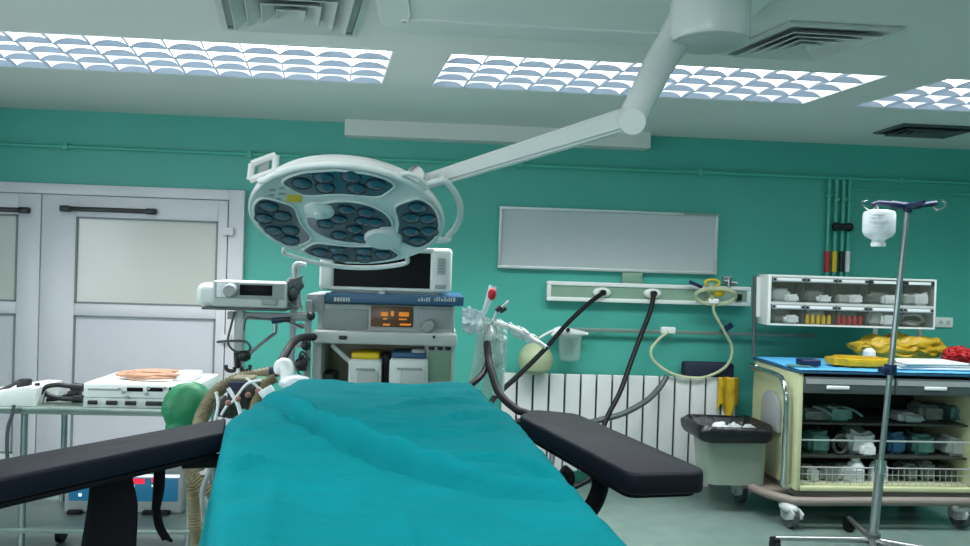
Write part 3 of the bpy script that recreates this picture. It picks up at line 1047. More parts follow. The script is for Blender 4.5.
hose('breathing_hose', [at(489, 352, Y=3.60), at(487, 365, Y=3.57), at(481, 376, Y=3.5), at(472, 384, Y=3.45), at(460, 395, Y=3.4)], .015, 'rubber', 'short black hose curving from the tube bundle to the drape edge')

# ------------------------------------------------------------------ left trolley and its equipment
yf, ybk = 3.85, 4.32
zs = at(100, 409.5, Y=yf).z
xe = at(200, 410, Y=yf).x
x0 = at(-70, 410, Y=yf).x
T = thing('instrument_trolley', 'steel two-shelf trolley standing in front of the double door', 'trolley', ((x0 + xe) / 2, (yf + ybk) / 2, 0))
MB().box(x0, xe, yf, ybk, zs - .022, zs, .004).box(x0, xe, yf, yf + .012, zs - .03, zs + .004, .003).build('upper_shelf', 'steelp', T)
zl = .225
MB().box(x0, xe - .01, yf, ybk, zl - .022, zl, .004).build('lower_shelf', 'steelp', T)
for x in (at(21, 430, Y=yf).x, xe - .05):
    for y in (yf + .03, ybk - .03):
        MB().cyl((x, y, .09), (x, y, zs - .022), .016, seg=14).build('leg', 'steel', T)
for x in (at(21, 430, Y=yf).x, xe - .05):
    for y in (yf + .03, ybk - .03):
        cs = MB().cyl((x - .014, y, .05), (x + .014, y, .05), .05)
        cs.box(x - .02, x + .02, y - .02, y + .02, .05, .1)
        cs.build('caster', 'rubber', T)
# electrosurgical unit
ye = 3.9
q = rect(83, 384, 196, 408, ye)
z0 = zs
T = thing('electrosurgical_unit', 'white electrosurgical unit with front sockets on the upper trolley shelf', 'medical device', ((q[0] + q[1]) / 2, ye + .15, z0))
zt_ = q[3]
zmid = z0 + .05
MB().box(q[0], q[1], ye, ye + .40, zmid, zt_, .008).build('casing', 'white', T)
MB().box(q[0], q[1], ye + .002, ye + .38, z0, zmid, .004).build('base', 'lgrey', T)
for px in (92, 112, 131, 150, 161, 171):
    c = at(px, 404.5, Y=ye)
    MB().box(c.x - (.022 if px in (92, 150) else .03), c.x + .026, ye - .006, ye + .004, z0 + .014, z0 + .036, .004).build('socket', 'black', T)
for px in (136, 156, 178):
    q2 = rect(px - 9, 387.5, px + 7, 391.5, ye)
    MB().box(q2[0], q2[1], ye - .005, ye + .002, q2[2], q2[3], .002).build('display', 'screen', T)
for px, py in ((124, 392), (127, 397), (147, 394), (149, 388), (165, 388), (190, 394), (120, 389)):
    c = at(px, py, Y=ye)
    MB().cyl(c, c + V((0, -.012, 0)), .009).build('button', 'grey', T)
MB().box(at(88, 389, Y=ye).x, at(118, 389, Y=ye).x, ye - .002, ye + .001, at(100, 390.5, Y=ye).z, at(100, 388.5, Y=ye).z).build('lettering', 'grey', T)
# brown cable and cloth on the unit
path = []
for k in range(60):
    a = k * .55
    path.append(V((at(153, 380, Y=ye + .15).x + (.16 + .03 * math.sin(k * .7)) * math.cos(a), ye + .17 + (.08 + .02 * math.cos(k * .9)) * math.sin(a), zt_ + .012 + .0004 * k)))
tag(MB().tube(cat(path, 3), .009, 6).build('coiled_cable', 'brown', sharp=80), 'brown cable coiled on top of the electrosurgical unit', 'cable')
c = at(187, 378, Y=ye + .15)
tag(MB().box(c.x - .06, c.x + .05, ye + .1, ye + .26, zt_ + .001, zt_ + .04, .012, 3).build('gauze_pack', 'paper'), 'white gauze pack at the right end of the electrosurgical unit top', 'pack')
# power supply box at left
q = rect(-30, 387, 38, 408, yf + .05)
yp = yf + .04
A = [V((q[0], yp, z0)), V((at(33, 405, Y=yp).x, yp, z0)), V((at(38, 390, Y=yp).x, yp, at(38, 388, Y=yp).z)), V((at(24, 390, Y=yp).x, yp, at(24, 387, Y=yp).z)), V((q[0], yp, at(0, 396, Y=yp).z))]
tag(MB().prism(A, (0, .25, 0), .006).build('power_box', 'white'), 'white sloping power box at the left edge of the trolley shelf', 'box')
c = at(26, 386, Y=yp + .05)
pg = MB()
pg.box(c.x - .035, c.x + .02, yp + .02, yp + .08, at(26, 389, Y=yp).z - .02, c.z + .035, .01, 2)
pg.tube(cat([c + V((-.02, .0, .03)), at(16, 383, Y=yp + .05), at(6, 388, Y=yp + .05), at(-14, 396, Y=yp + .05)], 6), .009, 8)
tag(pg.build('power_plug', 'black'), 'black plug and cord stuck on the white power box', 'plug')
for k, (pts, lab) in enumerate(((((83, 388), (68, 386), (56, 385), (46, 387), (40, 393), (37, 383)), 'upper black power cable arching to the electrosurgical unit'),
                                (((83, 399), (70, 399), (58, 398), (48, 395), (42, 391), (36, 397)), 'lower black power cable at the electrosurgical unit'),
                                (((80, 392), (66, 396), (56, 402), (45, 401), (38, 396), (42, 389)), 'middle black power cable looping on the trolley shelf'))):
    pp = [at(x, y, Y=yp + .06 + .035 * k) for x, y in pts]
    for v in pp:
        v.z = max(v.z, zs + .016)
    b = MB().tube(cat(pp, 8), (.012, .013, .011)[k], 8)
    b.tube([pp[0], pp[0].lerp(pp[1], .75)], .021, 8)
    tag(b.build('power_cable', 'black', sharp=80), lab, 'cable')
hose('hanging_cord', [at(14, 405, Y=yf - .02), at(12, 415, Y=yf - .02), at(8, 428, Y=yf - .02), at(7, 450, Y=yf - .02), at(9, 490, Y=yf - .02)], .009, 'dgrey', 'thin grey cord hanging off the trolley at the left edge', 'cord')
# blue-fronted unit on the lower shelf
yl = ybk - .22
q = rect(64, 474, 183, 503, yl)
T = thing('insufflation_unit', 'blue-fronted device with red digits on the lower trolley shelf', 'medical device', ((q[0] + q[1]) / 2, yl + .1, zl))
zt_ = q[3]
MB().box(q[0], q[1], yl, yl + .2, zl, zt_, .012, 3).build('casing', 'grey', T)
q2 = rect(69, 478, 178, 501, yl)
P_ = MB().box(q2[0], q2[1], yl - .004, yl + .002, q2[2], q2[3], .003).build('front_panel', 'cyan', T, 'lit blue front panel')
for (a, b_, c_, d_) in ((131, 478.5, 145, 483.5), (152, 478, 164, 482)):
    r_ = rect(a, b_, c_, d_, yl)
    MB().box(r_[0], r_[1], yl - .007, yl - .003, r_[2], r_[3]).build('red_readout', 'redled', P_, 'red digits')
for (a, b_, c_, d_) in ((130, 474.3, 180, 477), (79, 493, 82, 496), (132, 484.5, 135, 486.5), (152, 484.5, 155, 486.5)):
    r_ = rect(a, b_, c_, d_, yl)
    MB().box(r_[0], r_[1], yl - .007, yl - .003, r_[2], r_[3]).build('light_strip', 'whled', P_)
ft = MB().box(q[0] + .03, q[0] + .1, yl - .03, yl - .001, zl, zl + .02, .004).box(q[1] - .2, q[1] - .06, yl - .03, yl - .001, zl, zl + .022, .004)
ft.build('foot_rail', 'rubber', T)

# ------------------------------------------------------------------ clutter at the table head, left
YG = 2.95
c = at(188, 407, Y=YG + .2)
T = thing('reservoir_bag', 'green rubber reservoir bag beside the tan hose left of the drape', 'bag', (c.x, c.y, .5))
gg = MB().ball(c, (.10, .09, .105), rot=Matrix.Rotation(.5, 3, 'Y'), nz=.06, seg=28)
gg.tube(cat([c + V((.0, 0, -.05)), c + V((-.01, 0, -.14)), c + V((.01, 0, -.2))], 6), [.08] * 4 + [.075] * 4 + [.06] * 5, 12)
gg.build('bag', 'gcloth', T)
pth_, rr_ = corr(cat([c + V((.01, 0, -.19)), c + V((.03, 0, -.35)), c + V((.05, .02, -.6)), V((c.x + .12, c.y + .05, .03))], 8), .024)
MB().tube(pth_, rr_, 12).build('neck_hose', 'tan', T, 'tan corrugated hose', sharp=80)
hose('corrugated_hose', [at(198, 470, Y=2.8), at(197, 440, Y=2.8), at(201, 418, Y=2.85), at(209, 402, Y=2.9), at(220, 389, Y=2.95), at(236, 380, Y=2.98), at(254, 376, Y=3.0), at(275, 372, Y=3.0)], .024, 'tan', 'tan corrugated hose arching over the clutter left of the drape', co=True, seg=14)
hose('suction_hose', [at(272, 375, Y=3.02), at(283, 358, Y=3.1), at(291, 345, Y=3.2), at(300, 338, Y=3.4), at(314, 337, Y=3.6)], .017, 'rubber', 'black hose rising from the mask to the anaesthesia machine')
c = at(284, 368, Y=2.9)
T = thing('mask_connector', 'white breathing mask connector lying at the drape corner', 'connector', (c.x, c.y, c.z - .12))
mk = MB().tube(cat([at(278, 374, Y=2.9), at(284, 365, Y=2.9), at(287, 372, Y=2.88), at(284, 384, Y=2.85)], 6), [.022, .026, .028, .03, .032, .032, .03, .03, .03, .028, .028, .026, .026, .026, .024, .022, .02, .02, .02], 12)
mk.build('elbow', 'white', T)
MB().ball(at(296, 383, Y=2.8), (.06, .05, .028), nz=.15).build('mask', 'milky', T)
MB().tube([at(270, 372.5, Y=2.9), at(280, 371, Y=2.9)], .02, 12).build('cuff', 'bdark', T)
c = at(239, 387, Y=2.86)
T = thing('transducer_box', 'dark navy box with brown hose among the cables left of the drape', 'box', (c.x, c.y, c.z - .03))
MB().box(c.x - .038, c.x + .04, c.y - .02, c.y + .08, c.z - .04, c.z + .022, .006).build('case', 'bdark', T)
MB().box(c.x - .03, c.x + .05, c.y, c.y + .09, c.z + .0225, c.z + .034, .004).build('lid', 'tan', T)
hose('brown_hose', [at(276, 378, Y=2.86), at(268, 382, Y=2.85), at(262, 392, Y=2.83), at(256, 403, Y=2.8), at(252, 420, Y=2.75)], .018, 'tan', 'short brown hose beside the white label at the drape corner', co=True)
for k, (pts, lab) in enumerate(((((228, 388), (233, 396), (238, 405), (241, 416)), 'white lead crossing the tan hose left of the drape'),
                                (((221, 415), (227, 406), (234, 400), (247, 384), (262, 380)), 'white lead curling up to the navy box'),
                                (((246, 378), (254, 384), (262, 391)), 'white lead near the mask connector'),
                                (((216, 392), (218, 405), (214, 425)), 'white lead hanging in front of the tan hose'))):
    tag(MB().tube(cat([at(x, y, Y=2.76 + .02 * k) for x, y in pts], 8), (.008, .005, .005, .006)[k], 8).build('monitor_lead', 'paper', sharp=80), lab, 'lead')
c = at(267, 392, Y=2.74)
tag(MB().obox(c, (.022, 0, .014), (0, .008, 0), (-.009, 0, .013), .003).build('sensor_tag', 'paper'), 'small white tag lying against the drape corner', 'tag')
c = at(231, 404, Y=2.9)
dk = MB()
for k in range(9):
    dk.ball(at(222 + 5.2 * k, 406 - 3.0 * k + 4 * (k % 3), Y=2.86 + .02 * (k % 3)), (.032, .04, .035), nz=.35, seg=12)
tag(dk.build('cable_tangle', 'cdark'), 'dark tangle of cables and connectors left of the drape', 'cables')
cg = MB()
for k in range(4):
    cg.ball(at(228 + 10 * k, 403 - 4 * k, Y=2.76), (.011, .011, .011), seg=10)
tag(cg.build('electrode_caps', 'pink'), 'pinkish electrode caps among the dark cables', 'electrodes')
gl_ = at(260, 381, Y=2.92)
tag(MB().ball(gl_, (.05, .04, .018), nz=.2).build('green_pad', 'gcloth'), 'small green pad under the tan hose', 'pad')
hose('grey_cord', [at(212, 452, Y=2.75), at(210, 470, Y=2.75), at(203, 490, Y=2.78), at(203, 508, Y=2.8), at(206, 524, Y=2.85), at(203, 560, Y=3.0)], .01, 'grey', 'grey cord hanging along the left edge of the drape', 'cord')
hose('tan_hose', [at(186, 445, Y=3.1), at(190, 470, Y=3.1), at(202, 485, Y=3.1), at(214, 498, Y=3.1), at(225, 530, Y=3.1)], .024, 'tan', 'tan hose hanging below the arm board beside the drape', co=True)

# ------------------------------------------------------------------ operating table
ZT = 1.18
LEFT = [(2.66, -.475), (2.3, -.51), (1.985, -.53), (1.5, -.42), (1.113, -.318), (.9, -.285), (.55, -.25)]
RIGHT = [(2.66, .147), (2.3, .205), (2.09, .237), (1.5, .285), (1.124, .315), (.9, .325), (.55, .34)]


def edge(T_, y):
    for (ya, xa), (yb_, xb_) in zip(T_, T_[1:]):
        if ya >= y >= yb_:
            t = (ya - y) / (ya - yb_)
            return xa + (xb_ - xa) * t
    return T_[0][1] if y > T_[0][0] else T_[-1][1]


T = thing('operating_table', 'operating table under the turquoise drape', 'operating table', (-.08, 1.6, 0))
for name, ya, yb_ in (('headrest', 2.24, 2.62), ('mattress', 1.3, 2.225), ('leg_section', .62, 1.285)):
    P_ = [V((edge(LEFT, yb_) + .05, yb_, 1.06)), V((edge(RIGHT, yb_) - .05, yb_, 1.06)), V((edge(RIGHT, ya) - .05, ya, 1.06)), V((edge(LEFT, ya) + .05, ya, 1.06))]
    # order so ya/yb outline is a simple quad
    MB().prism(P_, (0, 0, .075), .02, 3).build(name, 'pad', T)
    c0 = sum(P_, V()) / 4
    MB().prism([c0 + (p - c0) * .94 - V((0, 0, .035)) for p in P_], (0, 0, .034), .004).build('plate', 'steel', T)
MB().box(-.25, .13, 1.5, 1.95, .16, 1.03, .02, 3).build('column', 'lgrey', T)
MB().box(-.36, .24, 1.15, 2.35, .03, .16, .03, 3).build('base', 'lgrey', T)
for sx in (-.3, .18):
    for sy in (1.22, 2.28):
        MB().cyl((sx - .02, sy, .035), (sx + .02, sy, .035), .035).build('caster', 'rubber', T)

# the drape: one cloth with skirts, folds and creases
def zt(*P_):
    return [at(x, y, Z=1.18) for x, y in P_]


FO = [(zt((262, 398), (300, 412), (345, 436), (400, 460), (460, 478), (560, 492)), .026, .030), (zt((236, 404), (262, 405)), .010, .02), (zt((385, 440), (455, 434), (520, 426)), .010, .022),
      (zt((380, 409), (440, 405), (500, 403)), .010, .022), (zt((222, 470), (262, 462)), .012, .014), (zt((440, 458), (520, 462), (570, 474)), .011, .02), (zt((300, 396), (380, 392), (470, 395)), .008, .02),
      (zt((400, 425), (470, 418), (510, 416)), .009, .018)]
CR = [(at(268, 484, Z=ZT), at(575, 490, Z=ZT), .005), (at(404, 515, Z=ZT), at(412, 560, Z=ZT), .006), (at(215, 510, Z=ZT), at(395, 520, Z=ZT), .003), (at(275, 484, Z=ZT), at(262, 560, Z=ZT), .004)]


def seg_d(p, a, b):
    ab = (b - a).to_2d()
    ap = (p - a).to_2d()
    t = max(0, min(1, ap.dot(ab) / max(1e-9, ab.dot(ab))))
    d = ap - ab * t
    sgn = 1 if ab.x * ap.y - ab.y * ap.x > 0 else -1
    return d.length * sgn, t


def wrinkle(x, y):
    p = V((x, y, 0))
    h = 0.012 * noise.noise(V((x * 3.2, y * 2.4, 3))) + .011 * noise.noise(V((x * 3 + y * 2, y * 9 - x * 2, 9))) + .009 * noise.noise(V((x * 8, y * 22, 5))) + .004 * noise.noise(V((x * 16 + y * 9, y * 34, 8))) + .004 * abs(noise.noise(V((x * 7 + y * 4, y * 15, 15))))
    for L, hh, w in FO:
        best = None
        for i in range(len(L) - 1):
            d, t = seg_d(p, L[i], L[i + 1])
            if best is None or abs(d) < abs(best[0]):
                best = (d, (i + t) / (len(L) - 1))
        d, t = best
        tap = math.sin(PI * (.08 + .84 * t)) ** .7
        w *= .8
        h += 1.7 * hh * tap * math.exp(-(abs(d) / w) ** 2)
        h -= 1.0 * hh * tap * math.exp(-((d + w * 1.5) / (w * .8)) ** 2)
    for a, b, hh in CR:
        d, t = seg_d(p, a, b)
        if 0 < t < 1:
            h += 1.6 * hh * math.exp(-abs(d) / .011)
    return h


NU, NV = 150, 130
HANG = .40


def drape_fn(u, v):
    y = 2.70 - v * 2.18
    yy = min(2.66, y)
    xl_, xr_ = edge(LEFT, yy), edge(RIGHT, yy)
    tot = (xr_ - xl_)
    s = (u * (tot + 2 * HANG)) - HANG
    R_ = .03
    zd = 0.0
    wob = 0.0
    if s < R_:
        o = R_ - s
        a = min(o / R_, PI / 2)
        x = xl_ + R_ - R_ * math.sin(a)
        zd = R_ * (1 - math.cos(a)) + max(0, o - R_ * PI / 2)
        hang = max(0, o - R_ * PI / 2)
        x -= hang * .10 + .02 * min(1, hang / .2) * math.sin(y * 13 + 1.5 * math.sin(y * 4)) * 1
    elif s > tot - R_:
        o = s - (tot - R_)
        a = min(o / R_, PI / 2)
        x = xr_ - R_ + R_ * math.sin(a)
        zd = R_ * (1 - math.cos(a)) + max(0, o - R_ * PI / 2)
        hang = max(0, o - R_ * PI / 2)
        x += .012 * min(1, hang / .2) * math.sin(y * 15 + 2) - .012 * min(1, hang / .2)
    else:
        x = xl_ + s
    t = min(1, min(max(0, s), max(0, tot - s)) / .06)
    z = ZT - zd + wrinkle(x, y) * (.35 + .65 * t)
    # far edge rolls down over the head end
    if y > 2.62:
        z -= (y - 2.62) ** 2 * 14
    # crumpled far right corner
    cxy = V((.16, 2.5))
    g = math.exp(-((V((x, y)) - cxy).length / .11) ** 2)
    z += g * .02 * noise.noise(V((x * 40, y * 22, 2)))
    # near end stays up on the leg section
    z = max(z, ZT - HANG - .02)
    return V((x, y, z))


b = MB().grid(drape_fn, NU, NV)
dr = tag(b.build('surgical_drape', 'drape', sharp=180, solid=.003), 'turquoise surgical drape spread over the operating table', 'drape')


# ------------------------------------------------------------------ arm boards
def arm_board(label, top, thick, name='arm_board'):
    n = len(top)
    c = sum(top, V()) / n
    T = thing(name, label, 'arm board', (c.x, c.y, c.z - .1))
    inset = [c + (p - c) * .985 for p in top]
    MB().prism([p - V((0, 0, thick)) for p in top], (0, 0, thick), .009, 3).build('pad', 'pad', T)
    MB().prism([c + (p - c) * .93 - V((0, 0, thick + .012)) for p in top], (0, 0, .0115), .003).build('board', 'padside', T)
    return T


ZA = 1.16


def rounded(P_, r, n=5):
    out = []
    m = len(P_)
    for i in range(m):
        p, a, b_ = P_[i], P_[i - 1], P_[(i + 1) % m]
        da, db = (a - p), (b_ - p)
        ra, rb = min(r, da.length * .45), min(r, db.length * .45)
        A, B = p + da.normalized() * ra, p + db.normalized() * rb
        for k in range(n + 1):
            t = k / n
            out.append(A * (1 - t) ** 2 + p * 2 * t * (1 - t) + B * t * t)
    return out


RP = [at(517, 414.5, Z=ZA), at(530, 408.5, Z=ZA), at(578, 412, Z=ZA), at(705, 467, Z=ZA), at(701, 473, Z=ZA), at(631, 474.5, Z=ZA)]
RP = [at(518, 415, Z=ZA), at(533, 409, Z=ZA), at(577, 413, Z=ZA), at(704, 468, Z=ZA), at(703, 472, Z=ZA), at(631, 474, Z=ZA)]
T = arm_board('black padded arm board on the right side of the table', rounded(RP, .03), .05)
for (pt, pb_, w) in (((600, 466), (588, 512), .022), ((567, 452), (562, 492), .014)):
    a = at(*pt, Y=1.85)
    a.z = min(a.z, ZA - .06)
    bq = at(*pb_, Y=1.85)
    MB().tube(cat([a + V((-.01, 0, .0)), a.lerp(bq, .35) + V((.012, 0, 0)), bq, bq + V((-.09, -.0, -.08)), V((.2, 1.82, bq.z - .11))], 6), w, 10).build('bracket', 'padside', T)
LP = [at(226, 417.5, Z=ZA), at(0, 458.5, Z=ZA), at(-70, 475, Z=ZA), at(-75, 498, Z=ZA), at(0, 478.5, Z=ZA), at(225, 432.5, Z=ZA)]
T = arm_board('black padded arm board on the left side of the table, cut by the left edge', LP, .05)
LT = T
a = at(150, 450, Y=1.9)
MB().tube([V((-.5, 1.95, 1.085)), V((-.62, 1.93, 1.085))], .018, 10).build('bracket', 'padside', T)


def strap(T, px0, px1, ptop, rows, Y, name='strap', label=None, th=.006):
    """strap hanging from the board: rows of (left px, right px, py)"""
    A = []
    for (l, r, y) in rows:
        A.append((at(l, y, Y=Y), at(r, y, Y=Y)))

    def fn(u, v):
        k = v * (len(A) - 1)
        i = min(int(k), len(A) - 2)
        t = k - i
        L = A[i][0].lerp(A[i + 1][0], t)
        R_ = A[i][1].lerp(A[i + 1][1], t)
        p = L.lerp(R_, u)
        return p + V((0, .012 * math.sin(v * 5) + .006 * math.sin(u * PI), 0))
    return MB().grid(fn, 10, 24).build(name, 'web', T, label, solid=th)


strap(LT, 0, 0, 0, [(90, 131, 468), (88, 132, 485), (86, 136, 505), (84, 137, 530), (83, 138, 548), (82, 138, 580)], 1.76, label='wide hanging black strap')
strap(LT, 0, 0, 0, [(151, 163, 455), (152, 164, 466), (151, 163, 490), (151, 160, 510), (156, 166, 526), (164, 175, 539)], 1.84, label='narrow hanging black strap')

# ------------------------------------------------------------------ surgical lamp
LC = V((-.284, 2.44, 1.743))
nrm = V((0, -math.cos(math.radians(63.5)), -math.sin(math.radians(63.5))))
du = (V((1, 0, .0)) - nrm * nrm.x).normalized()
dv = nrm.cross(du).normalized()
if dv.z < 0:
    dv = -dv
RL = .308
T = SL = thing('surgical_lamp', 'round white surgical lamp head with blue lens fields on a jointed ceiling arm', 'surgical lamp', (LC.x, LC.y, LC.z - .15))


def dp(x, y, h=0.0):
    """a point on the lamp face, x and y in face radii, h along the face normal"""
    return LC + (du * x + dv * y) * RL + nrm * h


bk = MB().lathe([(0, -.105), (.10, -.10), (.2, -.08), (.28, -.05), (.304, -.02), (.310, 0), (.309, .010), (.305, .013), (.301, .010), (0, .010)], LC, nrm, 64, 1.0, du)
bk.build('housing', 'lampw', T)


def sector(a0, a1, r0, r1, n=44):
    """rounded ring sector, corners softened like a squircle"""
    P_ = []
    am, hw_ = math.radians((a0 + a1) / 2), math.radians((a1 - a0) / 2)
    rc, hr = (r0 + r1) / 2, (r1 - r0) / 2
    for k in range(n):
        t = 2 * PI * k / n
        sx_ = math.copysign(abs(math.cos(t)) ** (2 / 4.5), math.cos(t))
        sy_ = math.copysign(abs(math.sin(t)) ** (2 / 4.5), math.sin(t))
        a = am + hw_ * sx_
        r = rc + hr * sy_
        if sy_ < 0:
            r -= .05 * -sy_ * math.cos((a - am) * 2)
        P_.append(V((r * math.cos(a), r * math.sin(a), 0)))
    return P_


def lens_field(P2, lens_xy, lr, label=None):
    pn = MB().prism([dp(p.x, p.y, .0105) for p in P2], nrm * .004, .0012, 1)
    pn = pn.build('lens_field', 'lens', T, label)
    n_ = len(P2)
    rim = MB().tube([dp(p.x, p.y, .0135) for p in P2], .0045, 6, True).build('rim', 'lampw', pn)
    for (x, y) in lens_xy:
        o = dp(x, y, .0146)
        l = MB().use(0).lathe([(lr * 1.1 * RL, 0), (lr * 1.08 * RL, .004), (lr * 1.0 * RL, .005), (lr * .93 * RL, .003)], o, nrm, 20, 1.0, du)
        l.use(1).lathe([(lr * .93 * RL, .0028), (lr * .6 * RL, .007), (0, .0095)], o, nrm, 20, 1.0, du)
        l.build('lens', ['lensd', 'lensr'], pn)
    return pn


for mid, r0, hw in ((92, .58, 38), (188, .55, 37), (268, .60, 38), (-1, .57, 37)):
    P2 = sector(mid - hw, mid + hw, r0, .955)
    L_ = []
    for da, rr in ((-26, .81), (-9, .86), (9, .84), (26, .80), (-14, .67), (12, .67)):
        a = math.radians(mid + da)
        L_.append((rr * math.cos(a), rr * math.sin(a)))
    lens_field(P2, L_, .092)
P2 = []
for k in range(48):
    a = 2 * PI * k / 48
    P2.append(V((.015 + .445 * math.cos(a), -.03 + .44 * math.sin(a), 0)))
# bites for the camera boss and the handle disc
P2c = []
for p in P2:
    for (bx, by, br) in ((-.27, .21, .15), (.34, -.32, .215)):
        d = V((p.x - bx, p.y - by, 0))
        if d.length < br:
            # push towards the centre of the field
            inw = (V((.015, -.03, 0)) - V((bx, by, 0))).normalized()
            p = V((bx, by, 0)) + ((d.normalized() * .55 + inw * .45).normalized() * br)
    P2c.append(p)
lens_field(P2c, [(.0, .24), (.2, .2), (-.09, .04), (.28, .0), (-.24, -.06), (.05, -.16), (-.12, -.3), (.1, -.36), (.16, .02)], .085, 'central lens field')
bs = MB().lathe([(.048, .011), (.046, .02), (.03, .028), (.018, .03), (.016, .038), (0, .039)], dp(-.27, .21), nrm, 28, 1, du)
bs.build('camera_boss', 'lampw', T)
MB().lathe([(.064, .011), (.064, .02), (.058, .028), (0, .03)], dp(.35, -.33), nrm, 36, 1, du).build('handle_disc', 'lampw', T, 'round white handle disc')
MB().prism([dp(x, y, .0105) for x, y in ((-.55, .47), (-.40, .47), (-.43, .34), (-.58, .34))], nrm * .001).build('sticker', 'yellow', T, 'small yellow sticker')
g_ = MB()
for x, y, w in ((-.70, .56, .06), (-.60, .60, .05), (-.72, .47, .05), (-.62, .50, .07), (-.66, .40, .04)):
    g_.prism([dp(x, y, .0105), dp(x + w, y, .0105), dp(x + w - .02, y - .035, .0105), dp(x - .02, y - .035, .0105)], nrm * .0008)
g_.build('control_marks', 'grey', T)


def arc(a0, a1, r, h=-.01, n=16):
    return [dp(r * math.cos(math.radians(a0 + (a1 - a0) * k / n)), r * math.sin(math.radians(a0 + (a1 - a0) * k / n)), h) for k in range(n + 1)]


MB().tube(cat([dp(-.78, .66, -.0)] + arc(136, 42, 1.0, .004) + [dp(.80, .62, -.01)], 3), .012, 10).build('handle_rail', 'lampw', T)
MB().tube(cat([dp(.80, .60, -.02), dp(.93, .62, -.03)] + arc(33, -26, 1.17, -.03, 8) + [dp(1.06, -.52, -.02), dp(.92, -.50, -.01)], 3), .011, 10).build('side_handle', 'lampw', T)
MB().tube(cat([dp(-.74, -.64, .0), dp(-.80, -.80, .006)] + arc(229, 300, 1.13, .008, 8) + [dp(.60, -.92, .004), dp(.58, -.80, .0)], 3), .0085, 10).build('lower_handle', 'lampw', T)
# square holder at the upper left of the head
hc = at(263, 167, Y=2.36)
hf = MB()
A, B, C, D = at(250, 180, Y=2.36), at(252, 164, Y=2.36), at(276, 155, Y=2.36), at(275, 171, Y=2.36)
for a_, b_ in ((A, B), (B, C), (C, D), (D, A)):
    hf.tube([a_, b_], .011, 8)
hf.tube([D, at(268, 180, Y=2.37), at(262, 182, Y=2.4)], .012, 8)
hk = hf.build('holder', 'lampw', T)
MB().prism([at(258, 174, Y=2.36), at(258.5, 166, Y=2.36), at(269, 161.5, Y=2.36), at(268.5, 170, Y=2.36)], (0, .008, 0)).build('plate', 'grey', hk)
# spring arm, joint, elbow, ceiling drum
J1 = at(422, 183, Y=2.56)
J2 = at(622, 121, Y=2.40)
d = (J2 - J1).normalized()
sd = d.cross(V((0, 0, 1))).normalized()
upv = sd.cross(d).normalized()
ar = MB()
for (t0, t1, w0, w1, h0, h1) in ((0, 1, .022, .034, .024, .036),):
    P_ = []
    A = [J1 + sd * w0 + upv * h0, J1 - sd * w0 + upv * h0, J1 - sd * w0 - upv * h0, J1 + sd * w0 - upv * h0]
    B = [J2 + sd * w1 + upv * h1, J2 - sd * w1 + upv * h1, J2 - sd * w1 - upv * h1, J2 + sd * w1 - upv * h1]
    vs = [ar.bm.verts.new(p) for p in A + B]
    fs = [ar.bm.faces.new([vs[i] for i in q]) for q in ((0, 1, 2, 3), (7, 6, 5, 4), (0, 4, 5, 1), (1, 5, 6, 2), (2, 6, 7, 3), (3, 7, 4, 0))]
    bmesh.ops.recalc_face_normals(ar.bm, faces=fs)
    bmesh.ops.bevel(ar.bm, geom=list(ar.bm.edges), offset=.009, segments=3, affect='EDGES')
    ar._fin()
ar.build('spring_arm', 'lampw', T)
hb = MB().tube([dp(.60, .62, -.03), dp(.70, .72, -.03), J1 + V((0, 0, .0)), J1 + d * .06], [.022, .026, .028, .028], 14)
hb.tube(cat([dp(.52, .78, -.0), dp(.62, .88, -.0), dp(.74, .80, -.0), dp(.80, .70, -.0)], 5), .007, 8)
hb.build('fork_joint', 'lampw', T)
K1, K2 = at(630, 121, Y=2.40), at(688, 38, Y=2.40)
el = MB()
e1 = at(636, 112, Y=2.40)
el.tube(cat([J2 - d * .02, at(630, 119, Y=2.40), at(637, 108, Y=2.40), at(645, 92, Y=2.40), at(657, 68, Y=2.44), at(669, 48, Y=2.47), at(684, 22, Y=2.50)], 6),
        [.040, .041, .042, .043, .044, .045, .046] + [.046] * 12 + [.048 + .0006 * k for k in range(18)], 20)
el.build('elbow_arm', 'lampw', T)
MB().cyl(at(633, 122, Y=2.345), at(633, 122, Y=2.455), .040, seg=24).build('knuckle', 'lampw', T)
dc = at(709, 44, Y=2.42)
dm = MB().lathe([(0, 0), (.105, 0), (.122, .006), (.128, .02), (.128, .14), (.124, .15), (.124, H - dc.z - .036)], (dc.x, dc.y, dc.z), (0, 0, 1), 48)
dm.build('ceiling_drum', 'lampw', T)
MB().lathe([(.126, .0), (.1255, .004), (.105, -.003), (0, -.003)], (dc.x, dc.y, dc.z), (0, 0, 1), 40).build('drum_cover', 'lgrey', T)

# ------------------------------------------------------------------ supply cart
YC = 4.609
XC0 = at(797, 430, Y=YC).x
XC1 = XC0 + 1.24
YCb = YC + .68
ZB, ZC = .235, .985
T = CART = thing('supply_cart', 'cream supply cart with open shelves and wire basket on casters', 'cart', ((XC0 + XC1) / 2, (YC + YCb) / 2, 0))
sp = MB().box(XC0, XC0 + .035, YC, YCb, ZB, ZC, .01, 3).build('side_panel', 'cream', T)
s2 = MB().box(XC1 - .035, XC1, YC, YCb, ZB, ZC, .01, 3).build('side_panel', 'cream', T)
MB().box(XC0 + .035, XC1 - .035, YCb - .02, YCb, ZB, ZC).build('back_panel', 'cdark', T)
MB().box(XC0 + .035, XC1 - .035, YC, YCb - .02, ZB, ZB + .03, .006).build('bottom', 'cream', T)
MB().box(XC0 - .006, XC1 + .006, YC - .01, YCb + .01, ZC, ZC + .018, .006).build('top', 'blue', T)
xm = at(895, 390, Y=YC).x
zd1 = ZC - .02
zd0 = at(850, 394, Y=YC).z
